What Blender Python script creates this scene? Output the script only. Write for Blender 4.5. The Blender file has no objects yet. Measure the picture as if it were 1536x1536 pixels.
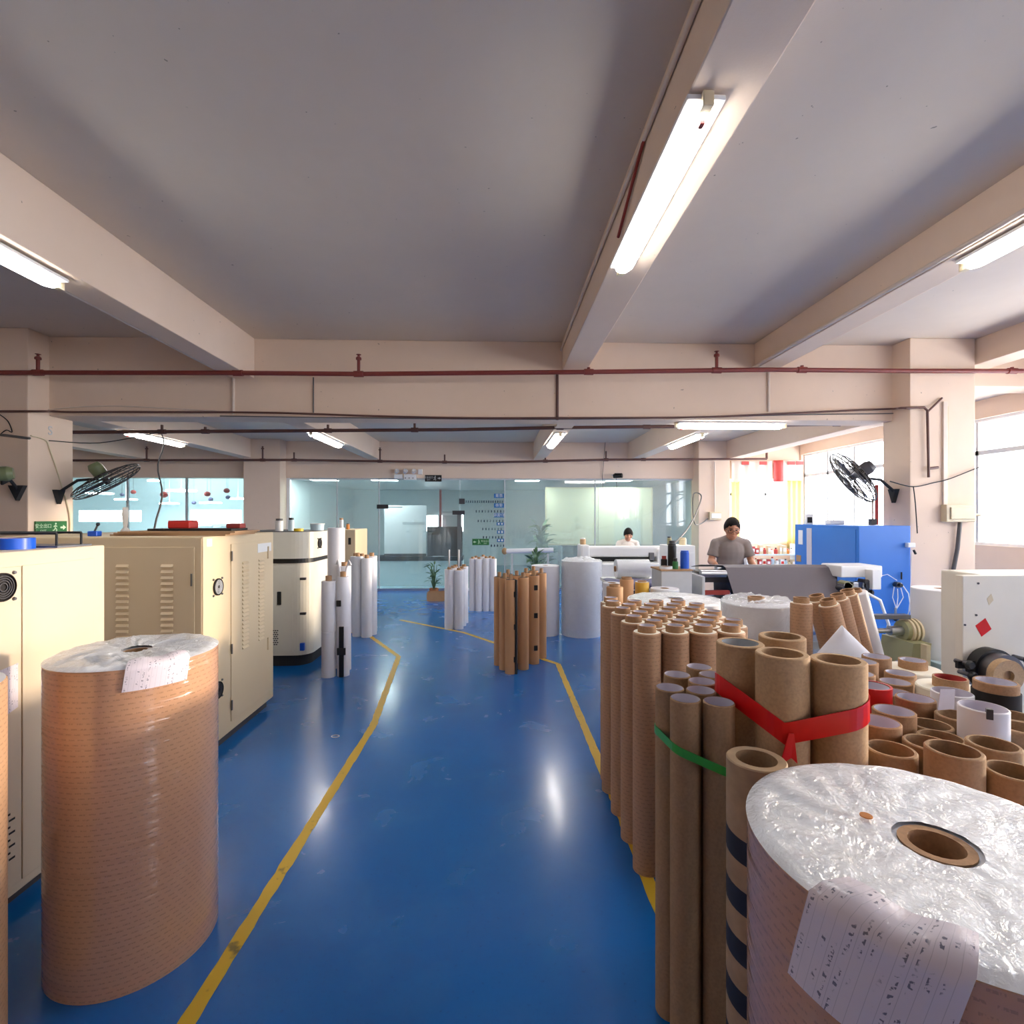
import bpy, bmesh, math, random
from mathutils import Vector, Matrix
random.seed(11)
S = bpy.context.scene
COL = S.collection
PI = math.pi
R = math.radians

# ------------------------------------------------------------------ camera, world, sun, exposure
YAW = R(1.8); CAM_H = 1.6; HOR = 774.0
cam_d = bpy.data.cameras.new('camera'); cam = bpy.data.objects.new('camera', cam_d); COL.objects.link(cam)
cam_d.sensor_width = 36; cam_d.lens = 18; cam_d.shift_y = (HOR-768)/1536; cam_d.clip_start = .02; cam_d.clip_end = 200
cam.location = (0, 0, CAM_H); cam.rotation_euler = (PI/2, 0, -YAW)
S.camera = cam
W = bpy.data.worlds.new('world'); S.world = W; W.use_nodes = True
bg = W.node_tree.nodes['Background']; bg.inputs[0].default_value = (.97, .97, 1, 1); bg.inputs[1].default_value = 5.0
sun_d = bpy.data.lights.new('sun_offscreen', 'SUN'); sun = bpy.data.objects.new('sun_offscreen', sun_d); COL.objects.link(sun)
sun_d.energy = 2.5; sun_d.color = (1, .80, .58); sun_d.angle = R(2.5)
SUN_AZ, SUN_EL = R(13), R(5.5)
sun.rotation_euler = Vector((math.cos(SUN_AZ)*math.cos(SUN_EL), math.sin(SUN_AZ)*math.cos(SUN_EL), math.sin(SUN_EL))).to_track_quat('Z', 'Y').to_euler()
sun.location = (12, 3, 5)
S.view_settings.view_transform = 'Standard'; S.view_settings.look = 'None'; S.view_settings.gamma = 1
S.view_settings.use_curve_mapping = False; S.view_settings.exposure = 1.2
TUBE_POWER = 17.0

def at(px, py, Y):
    "point of the place at depth Y seen along the photograph's pixel px, py"
    u = (px-768)/768; w = (HOR-py)/768
    d = Vector((math.sin(YAW)+u*math.cos(YAW), math.cos(YAW)-u*math.sin(YAW), w))
    return Vector((0, 0, CAM_H)) + d*(Y/d.y)
def X(px, Y): return at(px, HOR, Y).x
def Z(py, Y, px=768): return at(px, py, Y).z

# ------------------------------------------------------------------ materials
def c(r, g, b):
    f = lambda v: (v/255/12.92) if v/255 <= .04045 else ((v/255+.055)/1.055)**2.4
    return (f(r), f(g), f(b), 1)
MATS = {}
class G:
    "small node-graph helper"
    def __init__(s, name):
        s.m = bpy.data.materials.new(name); s.m.use_nodes = True; s.nt = s.m.node_tree
        s.b = s.nt.nodes['Principled BSDF']; s.out = s.nt.nodes['Material Output']; MATS[name] = s.m
    def n(s, t, **k):
        nd = s.nt.nodes.new(t)
        for a, v in k.items():
            if a.startswith('i_'): nd.inputs[a[2:].replace('_', ' ')].default_value = v
            else: setattr(nd, a, v)
        return nd
    def l(s, a, b): s.nt.links.new(a, b)
    def math(s, op, a, b=None):
        nd = s.n('ShaderNodeMath', operation=op)
        for i, v in enumerate((a, b)):
            if v is None: continue
            if isinstance(v, (int, float)): nd.inputs[i].default_value = v
            else: s.l(v, nd.inputs[i])
        return nd.outputs[0]
    def mix(s, f, a, b, bt='MIX'):
        nd = s.n('ShaderNodeMix', data_type='RGBA', blend_type=bt)
        for i, v in ((0, f), (6, a), (7, b)):
            if isinstance(v, (int, float, tuple)): nd.inputs[i].default_value = v
            else: s.l(v, nd.inputs[i])
        return nd.outputs[2]
    def coord(s, w='Object'): return s.n('ShaderNodeTexCoord').outputs[w]
    def noise(s, scale, detail=3, vec=None, stretch=None, dist=0):
        nd = s.n('ShaderNodeTexNoise'); nd.inputs['Scale'].default_value = scale; nd.inputs['Detail'].default_value = detail
        nd.inputs['Distortion'].default_value = dist
        v = vec or s.coord()
        if stretch:
            mp = s.n('ShaderNodeMapping'); mp.inputs['Scale'].default_value = stretch; s.l(v, mp.inputs['Vector']); v = mp.outputs[0]
        s.l(v, nd.inputs['Vector']); return nd.outputs['Fac']
    def ramp(s, fac, p0, p1, a=(0, 0, 0, 1), b=(1, 1, 1, 1)):
        nd = s.n('ShaderNodeValToRGB'); e = nd.color_ramp.elements
        e[0].position = p0; e[1].position = p1; e[0].color = a; e[1].color = b
        s.l(fac, nd.inputs[0]); return nd.outputs[0]
    def bump(s, h, strength=.3, dist=.01, coat=False):
        nd = s.n('ShaderNodeBump'); nd.inputs['Strength'].default_value = strength; nd.inputs['Distance'].default_value = dist
        s.l(h, nd.inputs['Height']); s.l(nd.outputs[0], s.b.inputs['Coat Normal' if coat else 'Normal'])
    def base(s, v):
        if isinstance(v, tuple): s.b.inputs['Base Color'].default_value = v
        else: s.l(v, s.b.inputs['Base Color'])
    def set(s, rough=None, metal=None, coat=None, coat_rough=None, spec=None, trans=None, ior=None):
        for k, v in (('Roughness', rough), ('Metallic', metal), ('Coat Weight', coat), ('Coat Roughness', coat_rough), ('Specular IOR Level', spec), ('Transmission Weight', trans), ('IOR', ior)):
            if v is not None: s.b.inputs[k].default_value = v
        return s

def simple(name, col, rough=.5, metal=0, var=.06, scale=14, bump=0, bscale=60, coat=0):
    g = G(name); n = g.noise(scale, 4)
    d = tuple(max(0, v*(1-var*2)) for v in col[:3])+(1,)
    g.base(g.mix(n, d, tuple(min(1, v*(1+var)) for v in col[:3])+(1,))); g.set(rough, metal, coat=coat)
    if bump: g.bump(g.noise(bscale, 3), bump, .004)
    return g.m

def plaster(name, col, stain):
    g = G(name); big = g.noise(.55, 5); fine = g.noise(9, 6)
    v = g.mix(g.ramp(big, .35, .75), col, stain); v = g.mix(g.math('MULTIPLY', fine, .25), v, tuple(x*.8 for x in col[:3])+(1,))
    sp = g.ramp(g.noise(26, 2), .765, .79)
    g.base(g.mix(sp, v, tuple(x*.45 for x in col[:3])+(1,))); g.set(.85, spec=.2); g.bump(g.noise(120, 4), .12, .003); return g.m
plaster('wall_plaster', c(234, 212, 192), c(222, 198, 176))
plaster('ceiling_paint', c(224, 209, 192), c(212, 198, 184))

def floor_mat():
    g = G('epoxy_floor'); n = g.noise(.7, 5); f = g.noise(60, 4); sc = g.noise(3.0, 8, dist=.6)
    v = g.mix(g.ramp(n, .3, .7), c(4, 98, 178), c(10, 108, 190)); v = g.mix(g.ramp(f, .62, .8), v, c(6, 86, 158))
    g.base(g.mix(g.ramp(sc, .5, .95), v, c(22, 116, 192)))
    g.l(g.ramp(sc, .3, .75, (.2,)*3+(1,), (.3,)*3+(1,)), g.b.inputs['Roughness'])
    g.set(spec=.5, coat=.25, coat_rough=.12)
    h = g.math('ADD', g.noise(2.2, 3), g.math('MULTIPLY', g.noise(40, 3), .06)); g.bump(h, .12, .012); return g.m
floor_mat()
simple('lobby_floor', c(150, 180, 190), .25)
def worn_paint(name, col):
    g = G(name); n = g.noise(9, 6); g.base(g.mix(g.ramp(n, .63, .7), col, c(120, 106, 52))); g.set(.45); return g.m
worn_paint('yellow_paint', c(206, 172, 48))

def kraft(name, col, printed=True, film=False):
    g = G(name); uv = g.coord('UV'); sp = g.n('ShaderNodeSeparateXYZ'); g.l(uv, sp.inputs[0])
    n = g.noise(8, 5, stretch=(1, 1, .25)); dark = tuple(x*.80 for x in col[:3])+(1,)
    v = g.mix(n, dark, col)
    if printed:
        row = g.math('DIVIDE', sp.outputs[1], .0175)
        fr = g.math('FLOOR', row); rf = g.math('FRACT', row)
        u = g.math('ADD', g.math('DIVIDE', sp.outputs[0], .03), g.math('MULTIPLY', fr, .37))
        uf = g.math('FRACT', u)
        inu = g.math('LESS_THAN', uf, .66); inv = g.math('LESS_THAN', g.math('ABSOLUTE', g.math('SUBTRACT', rf, .5)), .13)
        tn = g.noise(1, 1, vec=uv, stretch=(330, 120, 1))
        k = g.math('MULTIPLY', g.math('MULTIPLY', inu, inv), g.ramp(tn, .38, .5))
        v = g.mix(g.math('MULTIPLY', k, .42), v, tuple(x*.32 for x in col[:3])+(1,))
    g.base(v); g.set(.62, spec=.3)
    if film:
        g.set(.5, coat=1.0, coat_rough=.14)
        h = g.math('ADD', g.math('MULTIPLY', g.noise(3, 3, stretch=(1.2, 1.2, .3), dist=.5), .6), g.math('MULTIPLY', g.noise(10, 3, stretch=(.45, .45, 3), dist=.5), .6)); g.bump(h, .8, .016, coat=True); g.b.inputs['Coat IOR'].default_value = 1.75
    return g.m
kraft('kraft_print', c(196, 156, 122)); kraft('kraft_film', c(208, 158, 120), True, True)
kraft('kraft_plain', c(208, 160, 116), False)
def tube_board(name, col):
    g = G(name); n = g.noise(22, 6); f = g.noise(130, 3)
    g.base(g.mix(g.ramp(f, .4, .8), g.mix(n, tuple(x*.82 for x in col[:3])+(1,), col), tuple(x*.7 for x in col[:3])+(1,)))
    g.set(.8, spec=.2); g.bump(f, .1, .002); return g.m
tube_board('tube_card', c(196, 164, 128)); tube_board('core_card', c(184, 146, 112)); tube_board('tube_brown', c(176, 146, 114))
simple('paper_white', c(228, 228, 234), .6, var=.02); simple('paper_cream', c(240, 234, 216), .6, var=.02)
simple('inner_white', c(226, 222, 234), .6, var=.03)
def film_white(name, col, rough=.35):
    g = G(name); n = g.noise(9, 5, dist=1.2); g.base(g.mix(n, tuple(x*.84 for x in col[:3])+(1,), col)); g.set(rough, coat=1, coat_rough=.12)
    h = g.math('ADD', g.noise(14, 6, dist=1.5), g.math('MULTIPLY', g.noise(45, 4, dist=1.5), .5)); g.bump(h, 1, .03, coat=True); return g.m
film_white('film_wrap', c(226, 230, 236))
def film_clear():
    g = G('film_clear'); nt = g.nt; tr = g.n('ShaderNodeBsdfTransparent'); gl = g.n('ShaderNodeBsdfGlossy'); gl.inputs['Roughness'].default_value = .15
    df = g.n('ShaderNodeBsdfTranslucent'); df.inputs[0].default_value = (.9, .92, .95, 1)
    bp = g.n('ShaderNodeBump'); bp.inputs['Strength'].default_value = 1; bp.inputs['Distance'].default_value = .02
    g.l(g.noise(20, 6, dist=1.5), bp.inputs['Height']); g.l(bp.outputs[0], gl.inputs['Normal'])
    m1 = g.n('ShaderNodeMixShader'); m1.inputs[0].default_value = .3; g.l(tr.outputs[0], m1.inputs[1]); g.l(df.outputs[0], m1.inputs[2])
    m2 = g.n('ShaderNodeMixShader'); m2.inputs[0].default_value = .22; g.l(m1.outputs[0], m2.inputs[1]); g.l(gl.outputs[0], m2.inputs[2])
    g.l(m2.outputs[0], g.out.inputs[0])
film_clear()
def glass(name, tint, veil, veil_col, gloss=.07):
    g = G(name); tr = g.n('ShaderNodeBsdfTransparent'); tr.inputs[0].default_value = tint
    df = g.n('ShaderNodeBsdfDiffuse'); df.inputs[0].default_value = veil_col
    gl = g.n('ShaderNodeBsdfGlossy'); gl.inputs['Roughness'].default_value = .03
    a = g.n('ShaderNodeMixShader'); a.inputs[0].default_value = veil; g.l(tr.outputs[0], a.inputs[1]); g.l(df.outputs[0], a.inputs[2])
    b = g.n('ShaderNodeMixShader'); b.inputs[0].default_value = gloss; g.l(a.outputs[0], b.inputs[1]); g.l(gl.outputs[0], b.inputs[2])
    g.l(b.outputs[0], g.out.inputs[0])
glass('glass_teal', (.88, .95, .96, 1), .10, c(200, 220, 224)); glass('glass_clear', (.97, .98, 1, 1), .02, (1, 1, 1, 1), .05)
glass('glass_frost', (.90, .96, .95, 1), .22, c(212, 226, 226))
simple('cabinet_cream', c(214, 198, 174), .45, var=.03, scale=3); simple('cabinet_tan', c(214, 194, 160), .45, var=.03, scale=3)
simple('machine_white', c(232, 228, 212), .35, var=.02)
simple('plate_cream', c(226, 220, 206), .45, var=.04, scale=6)
simple('panel_white', c(232, 232, 232), .4, var=.02); simple('panel_grey', c(196, 198, 200), .45)
simple('blue_paint', c(44, 116, 206), .4, var=.05, scale=4); simple('blue_tape', c(16, 88, 214), .3); simple('blue_plastic', c(20, 84, 200), .3)
simple('black', c(22, 22, 24), .45); simple('black_soft', c(30, 26, 26), .8); simple('dark_grey', c(62, 60, 64), .5); simple('rubber', c(34, 36, 40), .7)
simple('grey_sheet', c(112, 106, 112), .55, var=.03, scale=40); simple('steel', c(190, 192, 198), .28, 1); simple('steel_dark', c(120, 120, 124), .35, 1)
simple('olive_metal', c(150, 148, 112), .5); simple('pipe_red', c(126, 52, 46), .5, var=.12, scale=30); simple('pipe_dark', c(96, 62, 54), .5, var=.1)
simple('red_tape', c(214, 14, 20), .28, var=.1); simple('red_box', c(200, 44, 36), .45); simple('red_dark', c(150, 50, 44), .5); simple('green_strap', c(60, 170, 70), .3)
simple('green_sign', c(40, 112, 56), .4); simple('sign_light', c(210, 235, 200), .4); simple('sign_black', c(18, 20, 20), .4); simple('sign_blue', c(34, 108, 176), .4)
simple('ink', c(60, 74, 92), .6); simple('ivory_plastic', c(214, 198, 164), .4); simple('conduit', c(220, 204, 190), .5)
simple('yellow_paper', c(214, 168, 60), .5); simple('yellow_tape', c(226, 190, 40), .35); simple('cardboard', c(176, 140, 104), .8)
simple('fan_green', c(116, 128, 92), .35); simple('wire_dark', c(58, 52, 50), .4); simple('cable_grey', c(96, 92, 90), .5)
simple('stone_black', c(12, 11, 15), .5, var=.5, scale=60); simple('board_cream', c(232, 226, 196), .5, var=.02)
simple('leaf', c(86, 120, 84), .6, var=.2); simple('pot', c(170, 110, 70), .7); simple('skin', c(206, 148, 118), .5, var=.04); simple('hair', c(22, 15, 13), .9, var=.3, scale=40)
simple('shirt_grey', c(150, 140, 138), .9, var=.06, scale=9, bump=.3, bscale=12); simple('shirt_white', c(236, 228, 220), .9, var=.03); simple('trousers', c(52, 56, 70), .9)
simple('print_grey', c(120, 120, 140), .6); simple('brown_spot', c(190, 116, 40), .5); simple('red_dec', c(190, 70, 66), .6); simple('purple', c(96, 92, 130), .5)
simple('door_grey', c(116, 122, 122), .4, .3); simple('pale_blue', c(198, 222, 234), .5); simple('lobby_wall', c(222, 232, 234), .7)
simple('white_strap', c(236, 236, 240), .4)
def cloth(name, col, tr):
    g = G(name); d = g.n('ShaderNodeBsdfDiffuse'); d.inputs[0].default_value = col; t = g.n('ShaderNodeBsdfTranslucent'); t.inputs[0].default_value = col
    m = g.n('ShaderNodeMixShader'); m.inputs[0].default_value = tr; g.l(d.outputs[0], m.inputs[1]); g.l(t.outputs[0], m.inputs[2]); g.l(m.outputs[0], g.out.inputs[0])
cloth('curtain_yellow', c(250, 238, 184), .45); cloth('sheet_white', c(240, 236, 230), .4)
def emit(name, col, st):
    g = G(name); e = g.n('ShaderNodeEmission'); e.inputs[0].default_value = col; e.inputs[1].default_value = st; g.l(e.outputs[0], g.out.inputs[0])
emit('tube_glow', (1, .97, .93, 1), TUBE_POWER); emit('lobby_lamp_glow', (.90, 1, .99, 1), 18.0)
def printed_form():
    g = G('printed_form'); uv = g.coord('UV'); sp = g.n('ShaderNodeSeparateXYZ'); g.l(uv, sp.inputs[0])
    u = g.math('MULTIPLY', sp.outputs[0], 13); uf = g.math('FRACT', u)
    line = g.math('LESS_THAN', uf, .05)
    col = g.math('LESS_THAN', g.math('ABSOLUTE', g.math('SUBTRACT', uf, .5)), .2)
    t = g.ramp(g.noise(1, 2, vec=uv, stretch=(26, 34, 1)), .52, .58); blk = g.ramp(g.noise(1, 1, vec=uv, stretch=(5, 4, 1)), .5, .54)
    k = g.math('MAXIMUM', g.math('MULTIPLY', g.math('MULTIPLY', col, t), blk), g.math('MULTIPLY', line, .35))
    g.base(g.mix(g.math('MULTIPLY', k, .8), c(226, 218, 228), c(60, 64, 96))); g.set(.5, coat=.6, coat_rough=.15); g.bump(g.noise(16, 5, dist=1), .5, .01, coat=True)
printed_form()
def hstripe():
    g = G('tube_banded'); uv = g.coord('UV'); sp = g.n('ShaderNodeSeparateXYZ'); g.l(uv, sp.inputs[0])
    h = g.math('ADD', sp.outputs[1], g.math('MULTIPLY', sp.outputs[0], .16))
    f = g.math('FRACT', g.math('DIVIDE', h, .128)); k = g.math('LESS_THAN', f, .47); top = g.math('MULTIPLY', g.math('LESS_THAN', sp.outputs[1], .83), g.math('GREATER_THAN', sp.outputs[1], .1))
    n = g.noise(30, 5); g.base(g.mix(g.math('MULTIPLY', k, top), g.mix(n, c(150, 126, 98), c(190, 162, 128)), g.mix(n, c(26, 30, 44), c(40, 46, 62)))); g.set(.6)
hstripe()

# ------------------------------------------------------------------ mesh building
class MB:
    def __init__(s): s.v = []; s.f = []; s.sm = []; s.uv = {}
    def add(s, vs, fs, smooth=False, uvs=None):
        o = len(s.v); s.v += [Vector(p) for p in vs]
        for i, f in enumerate(fs):
            if uvs: s.uv[len(s.f)] = uvs[i]
            s.f.append([a+o for a in f]); s.sm.append(smooth)
        return s
    def box(s, x0, x1, y0, y1, z0, z1, M=None, bev=0):
        if bev:
            b = min(bev, (x1-x0)/2.01, (y1-y0)/2.01, (z1-z0)/2.01)
            bm = bmesh.new(); bmesh.ops.create_cube(bm, size=1)
            for v in bm.verts: v.co = Vector(((x0+x1)/2+v.co.x*(x1-x0), (y0+y1)/2+v.co.y*(y1-y0), (z0+z1)/2+v.co.z*(z1-z0)))
            bmesh.ops.bevel(bm, geom=bm.edges[:], offset=b, segments=2, affect='EDGES', profile=.6)
            vs = [v.co.copy() for v in bm.verts]; bm.verts.index_update(); fs = [[v.index for v in f.verts] for f in bm.faces]; bm.free()
        else:
            vs = [Vector((x, y, z)) for x in (x0, x1) for y in (y0, y1) for z in (z0, z1)]
            fs = [(0, 1, 3, 2), (4, 6, 7, 5), (0, 4, 5, 1), (2, 3, 7, 6), (0, 2, 6, 4), (1, 5, 7, 3)]
        if M: vs = [M @ v for v in vs]
        return s.add(vs, fs)
    def lathe(s, prof, n=32, M=None, closed=False, smooth_prof=False):
        "profile of (r, z) points turned about z; each step its own strip so that corners stay sharp"
        pr = list(prof)+([prof[0]] if closed else [])
        acc = 0
        for (r0, z0), (r1, z1) in zip(pr, pr[1:]):
            L = math.hypot(r1-r0, z1-z0); rr = max(r0, r1)
            vs = []; 
            for r, z in ((r0, z0), (r1, z1)):
                for i in range(n): a = 2*PI*i/n; vs.append(Vector((r*math.cos(a), r*math.sin(a), z)))
            fs = []; uvs = []
            for i in range(n):
                j = (i+1) % n; ua, ub = 2*PI*rr*i/n, 2*PI*rr*(i+1)/n
                va, vb = (z0, z1) if abs(z1-z0) > 1e-5 else (r0, r1)
                if r0 < 1e-6: fs.append((i, n+j, n+i)); uvs.append(((ua, va), (ub, vb), (ua, vb)))
                elif r1 < 1e-6: fs.append((i, j, n+i)); uvs.append(((ua, va), (ub, va), (ua, vb)))
                else: fs.append((i, j, n+j, n+i)); uvs.append(((ua, va), (ub, va), (ub, vb), (ua, vb)))
            if M: vs = [M @ v for v in vs]
            s.add(vs, fs, abs(r1-r0) < abs(z1-z0)*6 or smooth_prof, uvs)
        return s
    def cyl(s, p0, p1, r, n=16, r1=None):
        p0, p1 = Vector(p0), Vector(p1); d = p1-p0; L = d.length
        M = Matrix.Translation(p0) @ d.to_track_quat('Z', 'Y').to_matrix().to_4x4()
        q = r if r1 is None else r1
        return s.lathe([(0, 0), (r, 0), (q, L), (0, L)], n, M)
    def pipe(s, p0, p1, ro, ri, n=24):
        p0, p1 = Vector(p0), Vector(p1); d = p1-p0; L = d.length
        M = Matrix.Translation(p0) @ d.to_track_quat('Z', 'Y').to_matrix().to_4x4()
        return s.lathe([(ro, 0), (ro, L), (ri, L), (ri, 0)], n, M, closed=True)
    def tube(s, pts, r, n=6, closed=False):
        pts = [Vector(p) for p in pts]; m = len(pts); vs = []; fs = []; up = None
        for i, p in enumerate(pts):
            a = pts[i-1] if (i or closed) else p; b = pts[(i+1) % m] if (i < m-1 or closed) else p
            t = (b-a).normalized()
            if up is None: up = t.orthogonal().normalized()
            up = (up-t*up.dot(t)); up = up.normalized() if up.length > 1e-6 else t.orthogonal().normalized()
            w = t.cross(up)
            for k in range(n): q = 2*PI*k/n; vs.append(p+(up*math.cos(q)+w*math.sin(q))*r)
        for i in range(m if closed else m-1):
            for k in range(n):
                a = i*n+k; b = i*n+(k+1) % n; j = (i+1) % m
                fs.append((a, b, j*n+(k+1) % n, j*n+k))
        s.add(vs, fs, True)
        if not closed: s.add(vs[:n], [tuple(range(n))[::-1]]); s.add(vs[-n:], [tuple(range(n))])
        return s
    def sphere(s, ctr, rx, ry=None, rz=None, M=None, n=16, m=10):
        ry = ry or rx; rz = rz or rx; vs = [Vector((0, 0, -rz))]; fs = []
        for i in range(1, m):
            p = PI*i/m
            for k in range(n): a = 2*PI*k/n; vs.append(Vector((rx*math.sin(p)*math.cos(a), ry*math.sin(p)*math.sin(a), -rz*math.cos(p))))
        vs.append(Vector((0, 0, rz))); e = len(vs)-1
        for k in range(n):
            j = (k+1) % n; fs.append((0, 1+j, 1+k)); fs.append((e, e-n+k, e-n+j))
            for i in range(m-2): a = 1+i*n; fs.append((a+k, a+j, a+n+j, a+n+k))
        q = Vector(ctr); vs = [(M @ v if M else v)+q for v in vs]
        return s.add(vs, fs, True)
    def plate(s, pts, th, d=(0, 1, 0)):
        "polygon given in 3-D, thickened along d"
        d = Vector(d)*th; pts = [Vector(p) for p in pts]; n = len(pts)
        fs = [tuple(range(n)), tuple(range(2*n-1, n-1, -1))]+[(i, i+n, (i+1) % n+n, (i+1) % n) for i in range(n)]
        return s.add(pts+[p+d for p in pts], fs)
    def mesh(s, name, mat):
        me = bpy.data.meshes.new(name); me.from_pydata([tuple(v) for v in s.v], [], s.f)
        me.polygons.foreach_set('use_smooth', s.sm)
        if s.uv:
            ul = me.uv_layers.new(name='UVMap')
            for i, q in s.uv.items():
                p = me.polygons[i]
                for k, li in enumerate(p.loop_indices): ul.data[li].uv = q[k]
        bm = bmesh.new(); bm.from_mesh(me); bmesh.ops.recalc_face_normals(bm, faces=bm.faces); bm.to_mesh(me); bm.free()
        me.materials.append(MATS[mat]); return me
    def build(s, name, mat, parent=None): return ob(name, s.mesh(name, mat), parent)
def ob(name, me, parent=None, loc=None):
    o = bpy.data.objects.new(name, me); COL.objects.link(o)
    if parent: o.parent = parent
    if loc: o.location = loc
    return o
def tag(o, label, cat, group=None):
    o['label'] = label; o['category'] = cat
    if group: o['group'] = group
    return o
def thing(name, label, cat, loc=(0, 0, 0), rz=0, group=None):
    o = ob(name, None); o.location = loc; o.rotation_euler = (0, 0, rz); return tag(o, label, cat, group)
def struct(o): o['kind'] = 'structure'; return o
def copy_tree(o, parent=None):
    q = o.copy(); COL.objects.link(q); q.parent = parent
    for ch in o.children: copy_tree(ch, q)
    return q
def bx(name, mat, parent, *a, **k): return MB().box(*a, **k).build(name, mat, parent)
def text(name, txt, size, mat, parent, loc, rot=(PI/2, 0, 0), mirror=False, align='CENTER'):
    cu = bpy.data.curves.new(name, 'FONT'); cu.body = txt; cu.size = size; cu.extrude = .001; cu.align_x = align; cu.align_y = 'CENTER'
    t = bpy.data.objects.new(name, cu); COL.objects.link(t)
    me = bpy.data.meshes.new_from_object(t.evaluated_get(bpy.context.evaluated_depsgraph_get()))
    bpy.data.objects.remove(t); me.name = name; me.materials.clear(); me.materials.append(MATS[mat])
    if mirror:
        for v in me.vertices: v.co.x = -v.co.x
        me.flip_normals()
    o = ob(name, me, parent, loc); o.rotation_euler = rot; return o
def relax(items, it=200, gap=.002):
    "push upright rolls apart until none overlap; items are [x, y, r, fixed]"
    for _ in range(it):
        for i in range(len(items)):
            for j in range(i+1, len(items)):
                a, b = items[i], items[j]; dx, dy = b[0]-a[0], b[1]-a[1]; d = math.hypot(dx, dy) or 1e-4; o = a[2]+b[2]+gap-d
                if o > 0:
                    fa, fb = (0 if a[3] else 1), (0 if b[3] else 1); t = fa+fb
                    if not t: continue
                    a[0] -= dx/d*o*fa/t; a[1] -= dy/d*o*fa/t; b[0] += dx/d*o*fb/t; b[1] += dy/d*o*fb/t
    return items

# ------------------------------------------------------------------ structure: room shell
GY = 5.86          # front face of the near girder
BY = 11.0          # back wall
WX = 6.62          # window wall
struct(bx('floor', 'epoxy_floor', None, -9.2, WX+.2, -6.2, BY+.06, -.12, 0))
struct(bx('floor_lobby', 'lobby_floor', None, -14.2, X(1060, BY)+.1, BY+.06, 16.8, -.12, 0))
struct(bx('ceiling', 'ceiling_paint', None, -9.2, WX+.2, -6.2, GY+.2, 3.6, 3.75))
struct(bx('ceiling_rear', 'ceiling_paint', None, -9.2, WX+.2, GY+.2, BY+.2, 3.18, 3.33))
struct(bx('ceiling_lobby', 'panel_white', None, X(420, BY), X(1060, BY)+.1, BY+.1, 16.8, 2.44, 2.56))
struct(bx('ceiling_office', 'panel_white', None, -14.2, X(420, BY), BY+.2, 16.8, 2.95, 3.1))
struct(bx('wall_left', 'wall_plaster', None, -9.2, -9.0, -6.2, BY+.2, 0, 3.75))
struct(bx('wall_office', 'lobby_wall', None, -14.2, -14.0, BY+.2, 16.8, 0, 2.95))
struct(bx('wall_office_front', 'lobby_wall', None, -14.2, -9.2, BY+.1, BY+.2, 0, 2.95))
struct(bx('wall_front', 'wall_plaster', None, -9.2, WX+.2, -6.4, -6.2, 0, 3.75))
SILL, HEAD = 1.2, 2.93
wr = MB(); wr.box(WX, WX+.2, -6.2, BY+.2, 0, SILL); wr.box(WX, WX+.2, -6.2, BY+.2, HEAD, 3.75)
WIN = [(-5.6, -3.2), (-2.7, -.2), (.3, 2.9), (3.2, 5.7), (6.2, 8.3), (8.55, 10.9)]
for a, b in zip([-6.2]+[w[1] for w in WIN], [w[0] for w in WIN]+[BY+.2]): wr.box(WX, WX+.2, a, b, SILL, HEAD)
struct(wr.build('wall_right', 'wall_plaster'))
for i, (a, b) in enumerate(WIN):
    w = struct(bx('window_%d' % (i+1), 'panel_white', None, WX+.03, WX+.17, a, b, SILL, SILL+.04))
    bx('window_head', 'panel_white', w, WX+.06, WX+.12, a, b, HEAD-.04, HEAD)
    bx('transom', 'panel_grey', w, WX+.06, WX+.12, a, b, 2.44, 2.50)
    m = (b-a)/3
    for k in range(4):
        y = a+.02+k*(b-a-.04)/3; bx('mullion', 'panel_grey', w, WX+.06, WX+.12, y-.022, y+.022, SILL+.04, HEAD-.04)
    for k in range(3):
        y0, y1 = a+.042+k*(b-a-.04)/3, a-.002+(k+1)*(b-a-.04)/3
        bx('pane', 'glass_clear', w, WX+.085, WX+.091, y0, y1, SILL+.04, 2.44); bx('pane', 'glass_clear', w, WX+.085, WX+.091, y0, y1, 2.50, HEAD-.04)
# near girder and its beams
struct(bx('girder_near', 'wall_plaster', None, -9, 5.26, GY, GY+.34, 2.714, 3.6, bev=.01))
struct(bx('girder_near_end', 'wall_plaster', None, 5.26, WX, GY, GY+.34, 3.13, 3.6, bev=.01))
for x0, x1, zb in ((-6.6, -6.36, 3.2), (-2.96, -2.72, 3.15), (.76, 1.04, 3.27), (3.0, 3.26, 3.3), (5.42, 5.72, 3.31)):
    struct(bx('ceiling_beam', 'wall_plaster', None, x0, x1, -6.2, GY, zb, 3.6, bev=.008))
for x0, x1 in ((-7.6, -7.3), (-5.3, -5.02), (-2.72, -2.47), (.8, 1.04), (2.84, 3.1), (4.86, 5.14)):
    struct(bx('ceiling_beam', 'wall_plaster', None, x0, x1, GY+.34, BY-.05, 2.80, 3.18, bev=.008))
struct(bx('girder_far', 'wall_plaster', None, -9, WX, BY-.05, BY+.2, 2.405, 3.18, bev=.01))
# columns
col_l = struct(bx('column', 'wall_plaster', None, -5.72, X(42, 5.6), 5.6, 6.18, 0, 3.6, bev=.012))
col_r = struct(bx('column', 'wall_plaster', None, X(1365, 5.6), X(1463, 5.6), 5.6, 6.0, 0, 3.6, bev=.012))
col_bl = struct(bx('column', 'wall_plaster', None, X(365, 10.65), X(420, 10.65), 10.65, 11.1, 0, 3.18, bev=.012))
col_br = struct(bx('column', 'wall_plaster', None, X(1048, 10.65), X(1095, 10.65), 10.65, 11.1, 0, 3.18, bev=.012))
COLL_X, COLR_X0, COLR_X1 = X(42, 5.6), X(1365, 5.6), X(1463, 5.6)
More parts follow.
